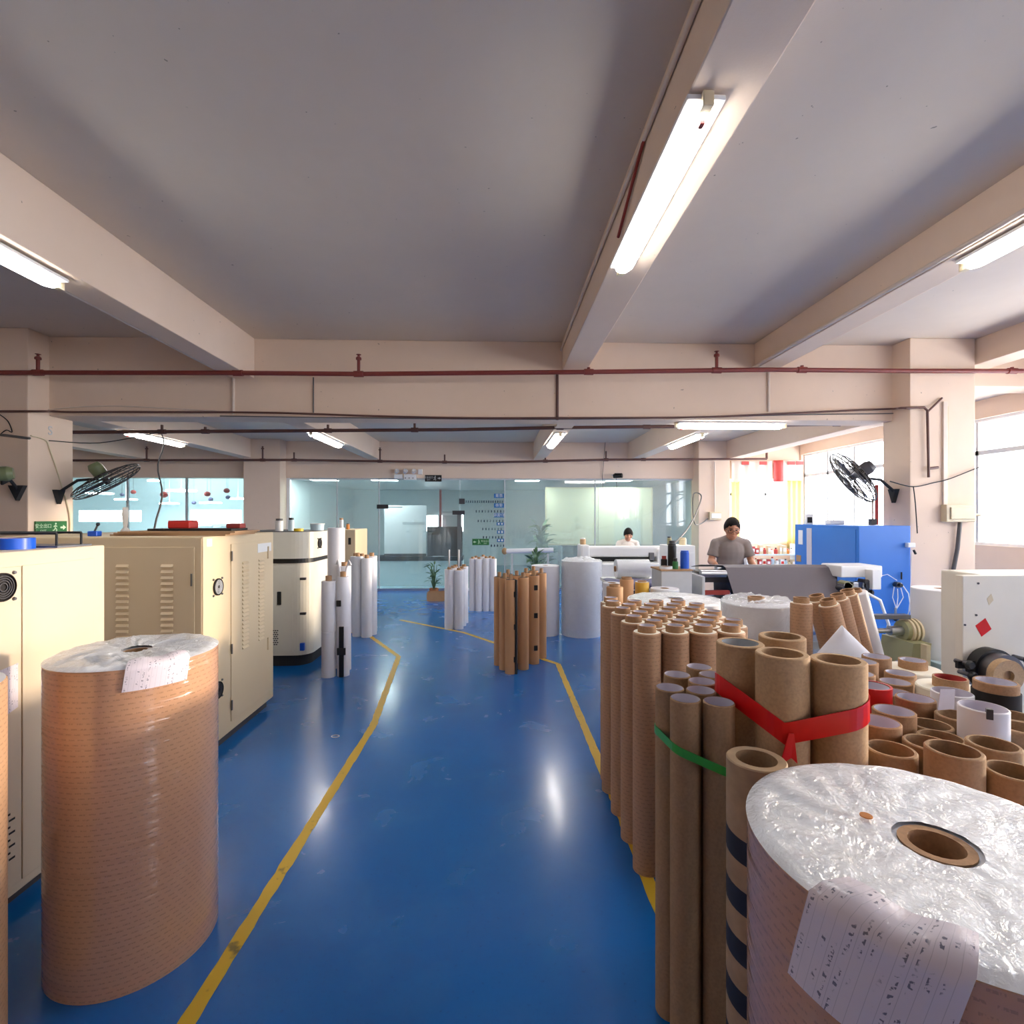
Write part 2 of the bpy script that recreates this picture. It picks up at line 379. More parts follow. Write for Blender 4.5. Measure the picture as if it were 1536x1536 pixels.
# floor paint
def line(pts, w=.055):
    m = MB()
    for i, (a, b) in enumerate(zip(pts, pts[1:])):
        a, b = Vector(a), Vector(b); n = (b-a).normalized(); s = Vector((-n.y, n.x))*w/2; k = max(2, int((b-a).length/.05))
        vs = []; fs = []
        for j in range(k+1):
            p = a+(b-a)*j/k; q = 1+random.uniform(-.12, .12); vs += [(*(p+s*q), .0015), (*(p-s*q), .0015)]
        for j in range(k): fs.append((2*j, 2*j+1, 2*j+3, 2*j+2))
        m.add(vs, fs)
    return m
fl_o = bpy.data.objects['floor']
def fp(px, py): p = at(px, py, 1); d = p-Vector((0, 0, CAM_H)); q = Vector((0, 0, CAM_H))+d*(-CAM_H/d.z); return (q.x, q.y)
line([fp(255, 1575), fp(560, 1088), fp(598, 985), fp(556, 955), fp(470, 935)]).build('yellow_line', 'yellow_paint', fl_o)
line([fp(1040, 1490), fp(996, 1380), fp(925, 1205), fp(837, 996), fp(818, 990), fp(696, 949), fp(600, 930)]).build('yellow_line', 'yellow_paint', fl_o)
# back wall: solid below the office window, glass front of the lobby, yellow window
xa, xb = X(108, BY), X(365, BY)
bw = MB(); bw.box(-9, xb+.9, BY, BY+.1, 0, 1.0); bw.box(X(1095, BY)-.3, WX, BY, BY+.14, 0, 1.0); bw.box(X(1200, BY), WX, BY, BY+.14, 1.0, 2.5)
struct(bw.build('wall_back', 'wall_plaster'))
w = struct(bx('window_7', 'panel_grey', None, -9, xb, BY+.02, BY+.08, 1.0, 1.05))
for k in range(3):
    x0 = -9+k*(xb+9)/3; x1 = -9+(k+1)*(xb+9)/3
    bx('mullion', 'panel_grey', w, x0, x0+.04, BY+.03, BY+.07, 1.05, 2.405); bx('pane', 'glass_teal', w, x0+.04, x1, BY+.045, BY+.055, 1.05, 2.405)
gx = [X(p, BY) for p in (435, 505, 568, 690, 757, 893, 1040)]
w = struct(bx('window_8', 'panel_white', None, gx[0]-.1, gx[0], BY-.02, BY+.08, 0, 2.405))
bx('head_rail', 'panel_grey', w, gx[0], gx[-1], BY, BY+.08, 2.375, 2.405); bx('floor_rail', 'steel', w, gx[0], gx[-1], BY+.02, BY+.07, 0, .05)
for i, (a, b) in enumerate(zip(gx, gx[1:])):
    if i == 2: continue
    bx('pane', 'glass_frost' if i < 2 or i > 3 else 'glass_teal', w, a+.012, b-.012, BY+.035, BY+.047, .05, 2.375)
    bx('joint', 'panel_grey', w, b-.012, b+.012, BY+.03, BY+.052, .05, 2.375)
bx('side_post', 'door_grey', w, gx[-1], X(1048, BY), BY-.05, BY+.1, 0, 2.405)
d = struct(bx('door_1', 'glass_teal', None, gx[2]+.02, gx[3]-.02, BY+.035, BY+.047, .02, 2.37))
bx('door_closer', 'black', d, gx[2]-.04, gx[2]+.2, BY, BY+.034, Z(763, BY), Z(757, BY)); bx('closer_arm', 'dark_grey', d, gx[2]+.2, gx[2]+.5, BY+.01, BY+.03, Z(761.5, BY), Z(760.5, BY))
bx('door_post', 'door_grey', d, gx[3]-.06, gx[3]+.03, BY+.0, BY+.034, 0, Z(768, BY)); bx('post_cap', 'dark_grey', d, gx[3]-.16, gx[3]+.1, BY-.02, BY+.034, Z(772, BY), Z(766, BY))
bx('door_hinge', 'dark_grey', d, gx[3]-.02, gx[3]+.1, BY, BY+.034, Z(756, BY), Z(748, BY))
# yellow window in the back wall
yx0, yx1 = X(1096, BY), X(1204, BY)
w = struct(bx('window_9', 'panel_white', None, yx0, yx1, BY+.03, BY+.11, 1.0, 1.05))
for x in (yx0+.03, (yx0+yx1)/2, yx1-.03): bx('mullion', 'panel_white', w, x-.02, x+.02, BY+.05, BY+.09, 1.05, 2.405)
bx('transom', 'panel_white', w, yx0, yx1, BY+.05, BY+.09, 2.05, 2.1)
for a, b in ((yx0+.05, (yx0+yx1)/2-.02), ((yx0+yx1)/2+.02, yx1-.05)):
    bx('pane', 'glass_clear', w, a, b, BY+.067, BY+.073, 1.05, 2.05); bx('pane', 'glass_clear', w, a, b, BY+.067, BY+.073, 2.1, 2.405)
# lobby shell
lb = MB(); LY = 16.6; LR = X(1060, BY)+.1
ops = [(X(118, LY), X(212, LY), 1.42, 1.78), (X(286, LY), X(362, LY), 1.36, 1.80), (X(638, LY), X(695, LY), 1.1, 1.66)]
xs = -14.2
for x0, x1, z0, z1 in ops:
    lb.box(xs, x0, LY, LY+.15, 0, 2.95); lb.box(x0, x1, LY, LY+.15, 0, z0); lb.box(x0, x1, LY, LY+.15, z1, 2.95); xs = x1
lb.box(xs, LR, LY, LY+.15, 0, 2.95)
struct(lb.build('wall_lobby', 'lobby_wall'))
struct(bx('wall_partition', 'lobby_wall', None, X(420, BY)-.12, X(420, BY), BY+.12, LY, 0, 2.95))
struct(bx('wall_lobby_right', 'lobby_wall', None, X(1060, BY), X(1060, BY)+.1, BY+.15, LY, 0, 2.95))

# ------------------------------------------------------------------ lamps
def tube_light(label, p, L, along='y', group=None):
    t = thing('tube_light', label, 'light', p, 0 if along == 'x' else PI/2, group)
    m = MB().box(-L/2-.01, L/2+.01, -.078, .078, -.022, 0, bev=.006); m.build('housing', 'panel_white', t)
    g = MB(); vs = []; fs = []; n = 10; prof = [(-.05, -.022), (-.06, -.038), (-.055, -.055), (-.033, -.07), (0, -.076), (.033, -.07), (.055, -.055), (.06, -.038), (.05, -.022)]
    for sx in (-1, 1):
        for k, q in ((L/2-.05, 1), (L/2-.018, .8), (L/2-.006, .35)): pass
    n = 0; rings = [(-L/2+.004, .3), (-L/2+.02, .75), (-L/2+.06, 1), (L/2-.06, 1), (L/2-.02, .75), (L/2-.004, .3)]
    for x, q in rings:
        for y, z in prof: vs.append((x, y*q, -.022+(z+.022)*(.5+.5*q)))
    w = len(prof)
    for i in range(len(rings)-1):
        for k in range(w-1): fs.append((i*w+k, i*w+k+1, (i+1)*w+k+1, (i+1)*w+k))
    fs += [tuple(range(w)), tuple(range((len(rings)-1)*w, len(rings)*w))]
    g.add(vs, fs, True); g.build('diffuser', 'tube_glow', t)
    for sx in (-1, 1):
        bx('end_clip', 'ivory_plastic', t, sx*L/2-.03, sx*L/2+.045, -.022, .022, -.06, 0, bev=.004)
    bx('switch_tab', 'red_dark', t, -L/2+.03, -L/2+.06, -.01, .01, -.088, -.066, bev=.003)
    return t
tube_light('tube light under the beam beside the ceiling centre, red tab at its end', (.83, 2.68, 3.262), 1.36)
tube_light('tube light under the beam above the cream vented cabinets', (-2.86, 2.75, 3.142), 1.34)
tube_light('tube light under the beam towards the window wall', (3.12, 2.62, 3.292), 1.34)
tube_light('tube light across the soffit of the near girder', (X(1095, 6.03), 6.03, 2.712), 1.27, 'x')
for x, l in ((-5.16, 'rear bay tube light before the office window'), (-2.6, 'rear bay tube light above the white plastic machine'), (.92, 'rear bay tube light above the kraft rolls with black clips'), (2.97, 'rear bay tube light beside the one mounted crosswise')):
    tube_light(l, (x, 7.95, 2.80), 1.3)

# ------------------------------------------------------------------ rolls and tubes
MCACHE = {}
def cached(key, fn):
    if key not in MCACHE: MCACHE[key] = fn()
    return MCACHE[key]
def roll(name, label, cat, x, y, r, h, side, end='paper_cream', cr=.04, up=.03, ci=None, core='core_card', group=None, n=32, z=0, tilt=None, inner=None):
    t = thing(name, label, cat, (x, y, z), random.uniform(0, 6.28), group)
    if tilt: t.rotation_euler = tilt
    ci = ci or cr*.8
    ob('wrapper', cached(('s', r, h, side, n), lambda: MB().lathe([(0, 0), (r, 0), (r, h-.006), (r-.004, h)], n).mesh('wrapper', side)), t)
    ob('end_face', cached(('e', r, h, cr, end, n), lambda: MB().lathe([(r-.004, h), (cr, h), (cr, h-.03)], n).mesh('end_face', end)), t)
    k = ('c', cr, ci, h, up, core, inner)
    def mk():
        m = MB(); zt = h+up; m.lathe([(cr, h-.03), (cr, zt), (ci, zt)], 24)
        if not inner: m.lathe([(ci, zt), (ci, zt-.25), (0, zt-.25)], 24)
        return m.mesh('core', core)
    ob('core', cached(k, mk), t)
    if inner: ob('core_lining', cached(k+('in',), lambda: MB().lathe([(ci, h+up-.001), (ci, h+up-.25), (0, h+up-.25)], 24).mesh('core_lining', inner)), t)
    return t
def tubeobj(name, label, cat, x, y, ro, ri, h, outer, inner=None, group=None, z=0, tilt=None, n=32):
    t = thing(name, label, cat, (x, y, z), random.uniform(0, 6.28), group)
    if tilt: t.rotation_euler = tilt
    ob('tube_wall', cached(('to', ro, ri, h, outer), lambda: MB().lathe([(ri, 0), (ro, 0), (ro, h-.003), (ro-.003, h), (ri, h)]+([] if inner else [(ri, .002)]), n).mesh('tube_wall', outer)), t)
    if inner: ob('lining', cached(('ti', ri, h, inner), lambda: MB().lathe([(ri, h-.001), (ri, .002)], n).mesh('lining', inner)), t)
    return t
def form(name, parent, r, h, a0, a1, top, down, skew=0, mat='printed_form', n=14):
    "printed sheet lying over the rim of a roll: top is how far it lies on the end face, down how far it hangs"
    m = MB(); vs = []; fs = []; uvs = []; k = 10; e = .004
    for i in range(n+1):
        u = i/n; a = a0+(a1-a0)*u
        for j in range(k+1):
            s = -top+(top+down)*j/k; aa = a+skew*s
            if s < 0: rr, z = r+e+s, h+e+min(.012, -s*.5)
            else: rr, z = r+e, h+e-s
            vs.append((rr*math.cos(aa), rr*math.sin(aa), z+(.004*math.sin(u*9) if s < -.02 else 0)))
    for i in range(n):
        for j in range(k):
            a = i*(k+1)+j; fs.append((a, a+1, a+k+2, a+k+1)); u0, u1 = i/n, (i+1)/n; v0, v1 = j/k, (j+1)/k
            uvs.append(((u0, v0), (u0, v1), (u1, v1), (u1, v0)))
    m.add(vs, fs, True, uvs); return m.build(name, mat, parent)
def crumple(name, parent, r, h, amp, mat, hole=0, n=56, m=14, seed=1, lip=.0):
    "creased plastic film lying over the end of a roll"
    rnd = random.Random(seed); ph = [(rnd.uniform(0, 6.28), rnd.choice((3, 5, 7, 9, 12)), rnd.uniform(6, 30), rnd.uniform(.3, 1)) for _ in range(7)]
    vs = []; fs = []
    for i in range(m+1):
        q = i/m; rr = hole+(r-hole)*q
        for k in range(n):
            a = 2*PI*k/n; z = sum(w*math.sin(f*a+p+g*rr) for p, f, g, w in ph)/3.2
            z = abs(z)*amp*(.35+.9*math.sin(PI*min(1, q*.95+.05))) + .003
            if q == 1: z = -.004-lip
            vs.append(((rr+(.003 if q == 1 else 0))*math.cos(a), (rr+(.003 if q == 1 else 0))*math.sin(a), h+z))
    for i in range(m):
        for k in range(n): j = (k+1) % n; fs.append((i*n+k, i*n+j, (i+1)*n+j, (i+1)*n+k))
    return MB().add(vs, fs, True).build(name, mat, parent)

# the two large wrapped rolls and the one cut by the frame
t = roll('kraft_roll', 'big film-wrapped kraft roll with a printed sheet standing before the cream cabinets', 'roll', -1.36, 1.985, .268, 1.09, 'kraft_film', 'paper_white', .045, .0, n=72)
t.rotation_euler = (0, 0, 0)
crumple('film_cover', t, .266, 1.092, .017, 'film_wrap', hole=.05, seed=3, lip=.0)
form('printed_sheet', t, .268, 1.094, R(-62), R(-21), .05, .085, skew=-.5)
t = roll('kraft_roll', 'kraft roll with bare white end beside the speaker-like cabinet grille', 'roll', -1.64, 1.45, .22, 1.115, 'kraft_print', 'paper_white', .04, .0, n=64)
E_X, E_Y, E_R, E_H = .80, .906, .313, 1.0
t = roll('kraft_roll', 'largest kraft roll with crumpled clear film, orange dot and a form over its rim', 'roll', E_X, E_Y, E_R, E_H, 'kraft_film', 'paper_white', .058, .004, ci=.043, n=80)
t.rotation_euler = (0, 0, 0)
crumple('film_cover', t, E_R-.001, E_H+.002, .011, 'film_wrap', hole=.066, seed=8, n=84, m=18)
form('printed_sheet', t, E_R, E_H, R(-161), R(-124), .07, .17, skew=-.8)
sp = MB().lathe([(0, .0), (.011, .0), (.011, .002), (0, .002)], 20).build('orange_dot', 'brown_spot', t); sp.location = (-.075, .075, E_H+.012)

# dense cluster of kraft rolls beside the yellow line
spots = []
for k in range(7):
    for i in range(4): spots.append([.686+.128*i+(.064 if k % 2 else 0)+random.uniform(-.003, .003), 2.305+.1125*k, .0635, False])
spots.append([.70, 2.305+.1125*7.05, .0635, False])
relax(spots, 400)
for x, y, r, _ in spots:
    roll('slim_kraft_roll', 'slim printed kraft roll in the tight upright cluster along the yellow line', 'roll', x, y, .0625, 1.075, 'kraft_print', 'paper_cream', .041, .03, ci=.034, group='kraft roll cluster by the yellow line', n=28, inner='inner_white')

# white-lined tubes tied with a green strap
pts = [(1037, 1052, 1.54), (1012, 1038, 1.64), (1069, 1060, 1.52), (1046, 1028, 1.71), (1024, 1016, 1.76), (1060, 1042, 1.63), (1066, 1018, 1.78), (1050, 1009, 1.86)]
tb = [[X(px, Y), Y, .0465, False] for px, py, Y in pts]
fixed = [[X(1110, 1.60), 1.60, .072, True], [X(1180, 1.45), 1.45, .072, True], [X(1250, 1.42), 1.42, .071, True], [X(1173, 1.66), 1.66, .072, True]]
relax(fixed_free := [[a, b, r, False] for a, b, r, _ in fixed], 60); fixed = [[a, b, r, True] for a, b, r, _ in fixed_free]
relax(tb+fixed+[s[:3]+[True] for s in spots], 200)
for (x, y, r, _) in tb:
    tubeobj('card_tube', 'slim brown card tube with white lining in the bundle tied by a green strap', 'tube', x, y, .045, .0425, 1.045, 'tube_brown', 'inner_white', 'tubes tied with the green strap')
# thick tubes tied with red tape
names = ['thick card tube with grey-blue lining at the edge of the red-taped bundle', 'thick card tube in front of the red-taped bundle where the tape is knotted', 'thick card tube in the red-taped bundle next to the red tape ring', 'thick card tube behind the others of the red-taped bundle']
for k, (x, y, r, _) in enumerate(fixed):
    tubeobj('thick_tube', names[k], 'tube', x, y, .0705, .054, (1.20, 1.205, 1.195, 1.205)[k], 'tube_card', 'panel_grey' if k == 0 else None)
def hull(pts, r, n=10):
    P = [Vector((x+r*math.cos(2*PI*i/n), y+r*math.sin(2*PI*i/n))) for x, y in pts for i in range(n)]
    P = sorted(P, key=lambda p: (p.x, p.y)); cr = lambda o, a, b: (a-o).cross(b-o) if False else (a.x-o.x)*(b.y-o.y)-(a.y-o.y)*(b.x-o.x)
    def half(Q):
        h = []
        for p in Q:
            while len(h) > 1 and cr(h[-2], h[-1], p) <= 0: h.pop()
            h.append(p)
        return h
    a, b = half(P), half(P[::-1]); return a[:-1]+b[:-1]
def band(name, label, cat, pts, r, z0, z1, mat, tilt, th=.0025, avoid=()):
    "strap pulled round a bundle; tilt gives the height at each point"
    H0 = hull(pts, r, 24); H = []
    for a, b in zip(H0, H0[1:]+H0[:1]):
        q = max(1, int((b-a).length/.006)); H += [a+(b-a)*i/q for i in range(q)]
    for ax, ay, ar in avoid:
        for i, p in enumerate(H):
            d = p-Vector((ax, ay))
            if d.length < ar+th: H[i] = Vector((ax, ay))+d.normalized()*(ar+th)
    m = MB(); n = len(H); vs = []; fs = []; ctr = sum((Vector((p.x, p.y)) for p in H), Vector((0, 0)))/n
    for p in H:
        o = tilt(p); d = (p-ctr).normalized()*th
        for q, z in ((p, z0), (p, z1), (p+d, z1), (p+d, z0)): vs.append((q.x, q.y, z+o))
    for i in range(n):
        j = (i+1) % n
        for k in range(4): fs.append((i*4+k, i*4+(k+1) % 4, j*4+(k+1) % 4, j*4+k))
    return tag(m.add(vs, fs).build(name, mat), label, cat)
band('green_strap', 'green plastic strap round the white-lined tubes', 'strap', [(a[0], a[1]) for a in tb], 0.0455, .86, .886, 'green_strap', lambda p: (p.x-.62)*-.35, avoid=[(f[0], f[1], .0707) for f in fixed])
cx = sum(f[0] for f in fixed)/4
rb = band('red_tape_band', 'red tape wound round the thick tubes with a knotted end', 'tape', [(a[0], a[1]) for a in fixed], .0722, 1.0, 1.06, 'red_tape', lambda p: max(0, fixed[1][0]-.03-p.x)*.75+max(0, p.x-fixed[1][0]+.03)*.32-.03)
k = Vector((fixed[1][0]-.025, fixed[1][1]-.078, .975))
MB().plate([k+Vector((0, 0, .03)), k+Vector((-.028, -.006, -.052)), k+Vector((.004, -.004, -.035)), k+Vector((.02, -.006, -.05)), k+Vector((.014, 0, .03))], .003).build('tape_tail', 'red_tape', rb)
# short tube with dark bands
tubeobj('banded_tube', 'short thick card tube with slanting dark bands beside the largest roll', 'tube', X(1139, 1.30), 1.315, .073, .05, .968, 'tube_banded', 'tube_brown')

# loose cores and tape rolls standing behind the largest roll
spec = [(1336, 1131, 1.42, 'b'), (1389, 1121, 1.46, 'b'), (1490, 1126, 1.42, 'b'), (1412, 1112, 1.58, 'b'), (1396, 1096, 1.70, 'b'), (1320, 1089, 1.56, 'w'), (1342, 1072, 1.70, 'w'), (1430, 1083, 1.76, 'b'),
        (1477, 1066, 1.62, 'white'), (1378, 1053, 1.86, 'w'), (1308, 1036, 1.86, 'red'), (1336, 1042, 2.05, 'w'), (1336, 1027, 2.22, 'w'), (1350, 1014, 2.36, 'w'), (1428, 1046, 1.9, 'white'), (1425, 1022, 2.1, 'disc'),
        (1495, 1031, 1.86, 'black'), (1368, 995, 2.5, 'disc'), (1316, 990, 2.5, 'w'), (1300, 998, 2.3, 'w'), (1294, 1016, 2.1, 'w'), (1530, 1100, 1.62, 'b'), (1518, 1082, 1.75, 'b'), (1512, 1168, 1.27, 'b'), (1440, 1135, 1.30, 'b')]
it = [[X(px, Y), Y, {'disc': .12, 'black': .072, 'white': .066}.get(k, .064), False] for px, py, Y, k in spec]
relax(it+fixed+[[E_X, E_Y, E_R, True]], 500)
used = {}
LB = {'b': 'open brown card tube among the loose tubes behind the largest roll', 'w': 'brown card tube with white printed lining among the loose tubes'}
for (px, py, Y, k), (x, y, r, _) in zip(spec, it):
    h = max(.72, CAM_H-(py-HOR)/768*(Y if k != 'b' else y)); h = round(h, 2)
    if k == 'b': tubeobj('open_tube', LB['b'], 'tube', x, y, .0625, .053, h, 'tube_brown', None, 'loose brown tubes')
    elif k == 'w': tubeobj('lined_tube', LB['w'], 'tube', x, y, .0625, .056, h, 'core_card', 'inner_white', 'loose white-lined tubes')
    elif k == 'white':
        first = 'white' not in used; used['white'] = 1
        tubeobj('white_tube', 'white paper-covered tube with a dark clip on its rim' if first else 'white paper-covered tube below the tape roll with raised core', 'tube', x, y, .065, .06, h, 'paper_white', 'inner_white')
        if first: bx('rim_clip', 'dark_grey', bpy.data.objects[[o.name for o in bpy.data.objects if o.name.startswith('white_tube')][-1]], -.008, .008, .056, .07, h-.02, h+.012)
    elif k == 'red':
        t = tubeobj('red_tape_tube', 'tube wound with glossy red tape at its top', 'tube', x, y, .058, .053, h, 'core_card', 'inner_white')
        MB().lathe([(.058, h-.085), (.0625, h-.085), (.0625, h+.002), (.055, h+.002)], 32).build('tape_layer', 'red_tape', t)
    elif k == 'disc':
        first = 'disc' not in used; used['disc'] = 1
        roll('tape_log', 'cream tape roll with raised core and reddish lining' if first else 'cream tape roll with raised core by the green shaft stand', 'roll', x, y, .118, h-.04, 'paper_cream', 'paper_cream', .06, .04, ci=.053, inner='inner_white' if not first else 'red_dec', n=40)
    else:
        t = tubeobj('black_tube', 'black-covered roll with bare card collar and white lining', 'tube', x, y, .066, .058, h, 'core_card', 'inner_white')
        MB().lathe([(.066, .0), (.071, .0), (.071, h-.035), (.066, h-.035)], 32).build('black_cover', 'black_soft', t)
# printed slip lying against a tube
sl = MB().plate([(0, 0, 0), (.07, .01, 0), (.075, .012, .07), (.01, 0, .075)], .0015, (0, 1, 0)).build('paper_slip', 'printed_form'); sl.location = (it[9][0]+.02, it[9][1]-.075, .9)
tag(sl, 'small printed slip tucked between the loose tubes', 'paper')

# rolls further back on this side
far = [dict(n='wide_white_roll', l='wide white roll with flat end and dark hole behind the kraft cluster', p=(1012, 3.72), r=.34, h=.99, s='paper_white', e='paper_white', cr=.045, up=0),
       dict(n='wrapped_white_roll', l='white roll with loosely bunched clear film behind the red-taped tubes', p=(1134, 3.25), r=.212, h=1.045, s='film_wrap', e='paper_white', cr=.05, up=.035),
       dict(n='upright_kraft_roll', l='upright kraft roll standing apart by the leaning ones', p=(1202, 2.9), r=.058, h=1.10, s='kraft_print', e='paper_cream', cr=.042, up=.03),
       dict(n='tall_white_roll', l='tall bluish white roll at the aisle beside the kraft cluster', p=(918, 4.66), r=.085, h=.99, s='paper_white', e='paper_white', cr=.04, up=0),
       dict(n='brown_roll', l='smooth brown roll by the tall white roll', p=(922, 4.25), r=.068, h=1.01, s='kraft_plain', e='core_card', cr=.045, up=.02),
       dict(n='brown_roll', l='smooth brown roll before the plotter next to the yellow one', p=(940, 4.5), r=.06, h=1.04, s='kraft_plain', e='core_card', cr=.045, up=.02),
       dict(n='yellow_roll', l='yellow wrapped roll behind the kraft cluster', p=(965, 4.55), r=.062, h=1.01, s='yellow_paper', e='paper_white', cr=.04, up=.01),
       dict(n='white_stub_roll', l='pale grey wrapped roll beside the yellow roll', p=(995, 4.5), r=.125, h=.96, s='film_wrap', e='paper_white', cr=.04, up=.0)]
P = [[X(d['p'][0], d['p'][1]), d['p'][1], d['r']+.003, False] for d in far]
relax(P+[s[:3]+[True] for s in spots], 200)
FAR = {}
for d, (x, y, r, _) in zip(far, P):
    t = roll(d['n'], d['l'], 'roll', x, y, d['r'], d['h'], d['s'], d['e'], d['cr'], d['up'], n=56); FAR.setdefault(d['n'], t)
crumple('film_cover', FAR['wide_white_roll'], .335, .991, .012, 'film_wrap', hole=.06, seed=5)
crumple('film_bunch', FAR['wrapped_white_roll'], .215, 1.047, .06, 'film_clear', hole=.055, seed=21, n=40, m=8)
# leaning rolls
lean = R(-15)
for k, (px, Y, m, l) in enumerate(((1226, 3.02, 'kraft_print', 0), (1243, 2.86, 'kraft_print', 0), (1258, 3.05, 'kraft_print', 0), (1272, 3.22, 'kraft_print', 0))):
    p = at(px, 905, Y); L = 1.12
    roll('leaning_kraft_roll', 'kraft roll leaning towards the upright one, foot towards the blue cabinet', 'roll', p.x+L*math.sin(-lean), Y, .055, L, m, 'paper_cream', .04, .03, group='leaning kraft rolls', z=.055*math.sin(-lean), tilt=(0, lean, 0), n=28)
p = at(1283, 915, 3.42)
roll('leaning_white_roll', 'white roll leaning behind the slanted kraft rolls', 'roll', p.x+1.1*math.sin(-lean), 3.42, .07, 1.1, 'paper_white', 'paper_white', .04, .02, z=.07*math.sin(-lean), tilt=(0, lean, 0), n=28)
# tall white sheet standing behind the loose tubes, one corner up
SHY = 2.74; ap, lf_, rt_ = at(1262, 938, SHY), at(1216, 990, SHY), at(1314, 988, SHY)
m = MB(); vs = []; fs = []; n, r_ = 8, 10
for j in range(r_+1):
    q = min(1, j/4); zb = 0 if j <= 4 else (j-4)/(r_-4)
    for i in range(n+1):
        u = i/n; x = (ap.x+(lf_.x-ap.x)*q)*(1-u)+(ap.x+(rt_.x-ap.x)*q)*u; z = (ap.z+((lf_.z-ap.z)*(1-u)+(rt_.z-ap.z)*u)*q)*(1-zb)
        vs.append((x, SHY+.02*(1-z/ap.z)*0-.012*math.sin(PI*u), z))
for j in range(r_):
    for i in range(n): k = j*(n+1)+i; fs.append((k, k+1, k+n+2, k+n+1))
o = m.add(vs, fs, True).build('paper_sheet', 'paper_white'); o.modifiers.new('thick', 'SOLIDIFY').thickness = .0015
tag(o, 'white paper sheet standing cornerwise before the leaning kraft rolls', 'paper')

# clusters along the aisle
def cluster(name, label, group, pos, r, h, side, end, cr, up, core='core_card'):
    q = relax([[X(px, Y), Y, r+.001, False] for px, Y in pos], 300)
    return [roll(name, label, 'roll', x, y, r, h+random.uniform(-.012, .012), side, end, cr, up, group=group, core=core, n=24) for x, y, _, _ in q]
ck = cluster('clipped_kraft_roll', 'plain kraft roll with thin projecting core in the standing bundle on the aisle', 'kraft rolls with black clips', [(766, 5.22), (757, 5.36), (749, 5.52), (785, 5.36), (801, 5.56), (812, 5.78), (775, 5.62), (789, 5.76), (762, 5.74), (800, 5.95)], .058, .955, 'kraft_plain', 'black_soft', .02, .05)
for k, hs in ((0, (.78, .45, .12)), (2, (.8, .5, .15)), (4, (.8, .5, .15))):
    t = ck[k]; t.rotation_euler = (0, 0, 0); t['label'] = {0: 'kraft roll of the aisle bundle with a long black edge strip and clips', 2: 'kraft roll with three black clips beside the one with the edge strip', 4: 'kraft roll with three black clips at the lit side of the aisle bundle'}[k]
    ang = R(-40) if k == 0 else R(-75)
    for z in hs:
        m = MB().box(-.02, .02, -.007, .003, z, z+.055, Matrix.Rotation(ang+PI/2, 4, 'Z') @ Matrix.Translation((0, -.058, 0)), bev=.002); m.build('clip', 'black', t)
m = MB().box(-.009, .009, -.02, .0, 0, .955, Matrix.Rotation(R(52), 4, 'Z') @ Matrix.Translation((0, -.0585, 0))); m.build('edge_strip', 'black', ck[0])
cluster('white_roll', 'slim white roll with brown core in the bundle before the cream machine box', 'white rolls past the plastic machine', [(538, 6.9), (549, 6.86), (557, 6.98), (543, 7.1), (556, 7.15), (535, 7.15)], .07, 1.05, 'paper_white', 'paper_white', .028, .045)
w3 = cluster('white_roll', 'slim white roll in the bundle with two steel rods beside the lobby door', 'white rolls with steel rods', [(674, 7.3), (688, 7.3), (680, 7.45), (692, 7.5), (684, 7.65), (695, 7.7)], .066, .84, 'paper_white', 'core_card', .028, .03)
cluster('white_roll', 'slim white roll in the row close to the lobby glass', 'white rolls at the lobby glass', [(709, 8.7), (719, 8.65), (729, 8.65), (739, 8.65), (714, 8.85), (725, 8.85), (735, 8.85)], .058, .89, 'paper_white', 'core_card', .025, .03)
for k in (0, 1):
    t = w3[k]; tag(MB().cyl((0, 0, .6), (0, 0, 1.12), .011, 10).build('steel_rod', 'steel'), 'steel rod standing in the core of a white roll', 'rod', 'rods in white rolls').location = (t.location.x, t.location.y, 0)
roll('plain_white_roll', 'plain white roll half hidden by the film-wrapped roll on the aisle', 'roll', X(818, 6.95), 6.95, .19, .93, 'paper_white', 'paper_white', .04, 0, n=48)
t = roll('film_white_roll', 'large film-wrapped white roll with a bunched top standing on the aisle', 'roll', X(872, 6.95), 6.93, .275, 1.0, 'film_wrap', 'paper_white', .05, 0, n=56)
crumple('film_bunch', t, .272, 1.0, .05, 'film_wrap', seed=13, n=48, m=10)
# stacked white rolls near the plastic machine
st = [('lower white roll of the stack at the foot of the plastic machine', (493, 5.17), .068, .452, 0, 0), ('upper white roll of the stack, brown core, without a clip', (493, 5.17), .068, .50, .453, .05),
      ('lower white roll of the stack with a black strip', (513, 5.2), .06, .50, 0, 0), ('upper white roll of the stack with one black clip', (513, 5.2), .06, .49, .501, .05)]
q = relax([[X(493, 5.17), 5.17, .07, False], [X(515, 5.2), 5.2, .062, False], [X(516, 5.4), 5.4, .07, False], [X(505, 5.5), 5.5, .09, False]], 100)
STK = []
for k, (l, _, r, h, z, up) in enumerate(st):
    a = q[k//2]; STK.append(roll('stacked_white_roll', l, 'roll', a[0], a[1], r, h, 'paper_white', 'paper_white', .03, up, z=z, n=32))
for k in (2, 3): STK[k].rotation_euler = (0, 0, 0)
bx('black_strip', 'black', STK[2], -.022, .022, -.072, -.055, 0, .5); bx('strip_clip', 'black', STK[2], -.042, .042, -.078, -.06, .22, .29, bev=.004)
bx('clip', 'black', STK[3], -.05, -.005, -.07, -.05, .2, .26, bev=.004)
roll('tall_white_roll', 'white roll behind the stacked pair with black strip', 'roll', q[2][0], q[2][1], .068, 1.08, 'paper_white', 'paper_white', .03, .04, n=32)
roll('tallest_white_roll', 'tallest white roll rising above the stacked ones at the plastic machine', 'roll', q[3][0], q[3][1], .088, 1.475, 'paper_white', 'paper_white', .03, .0, n=40)
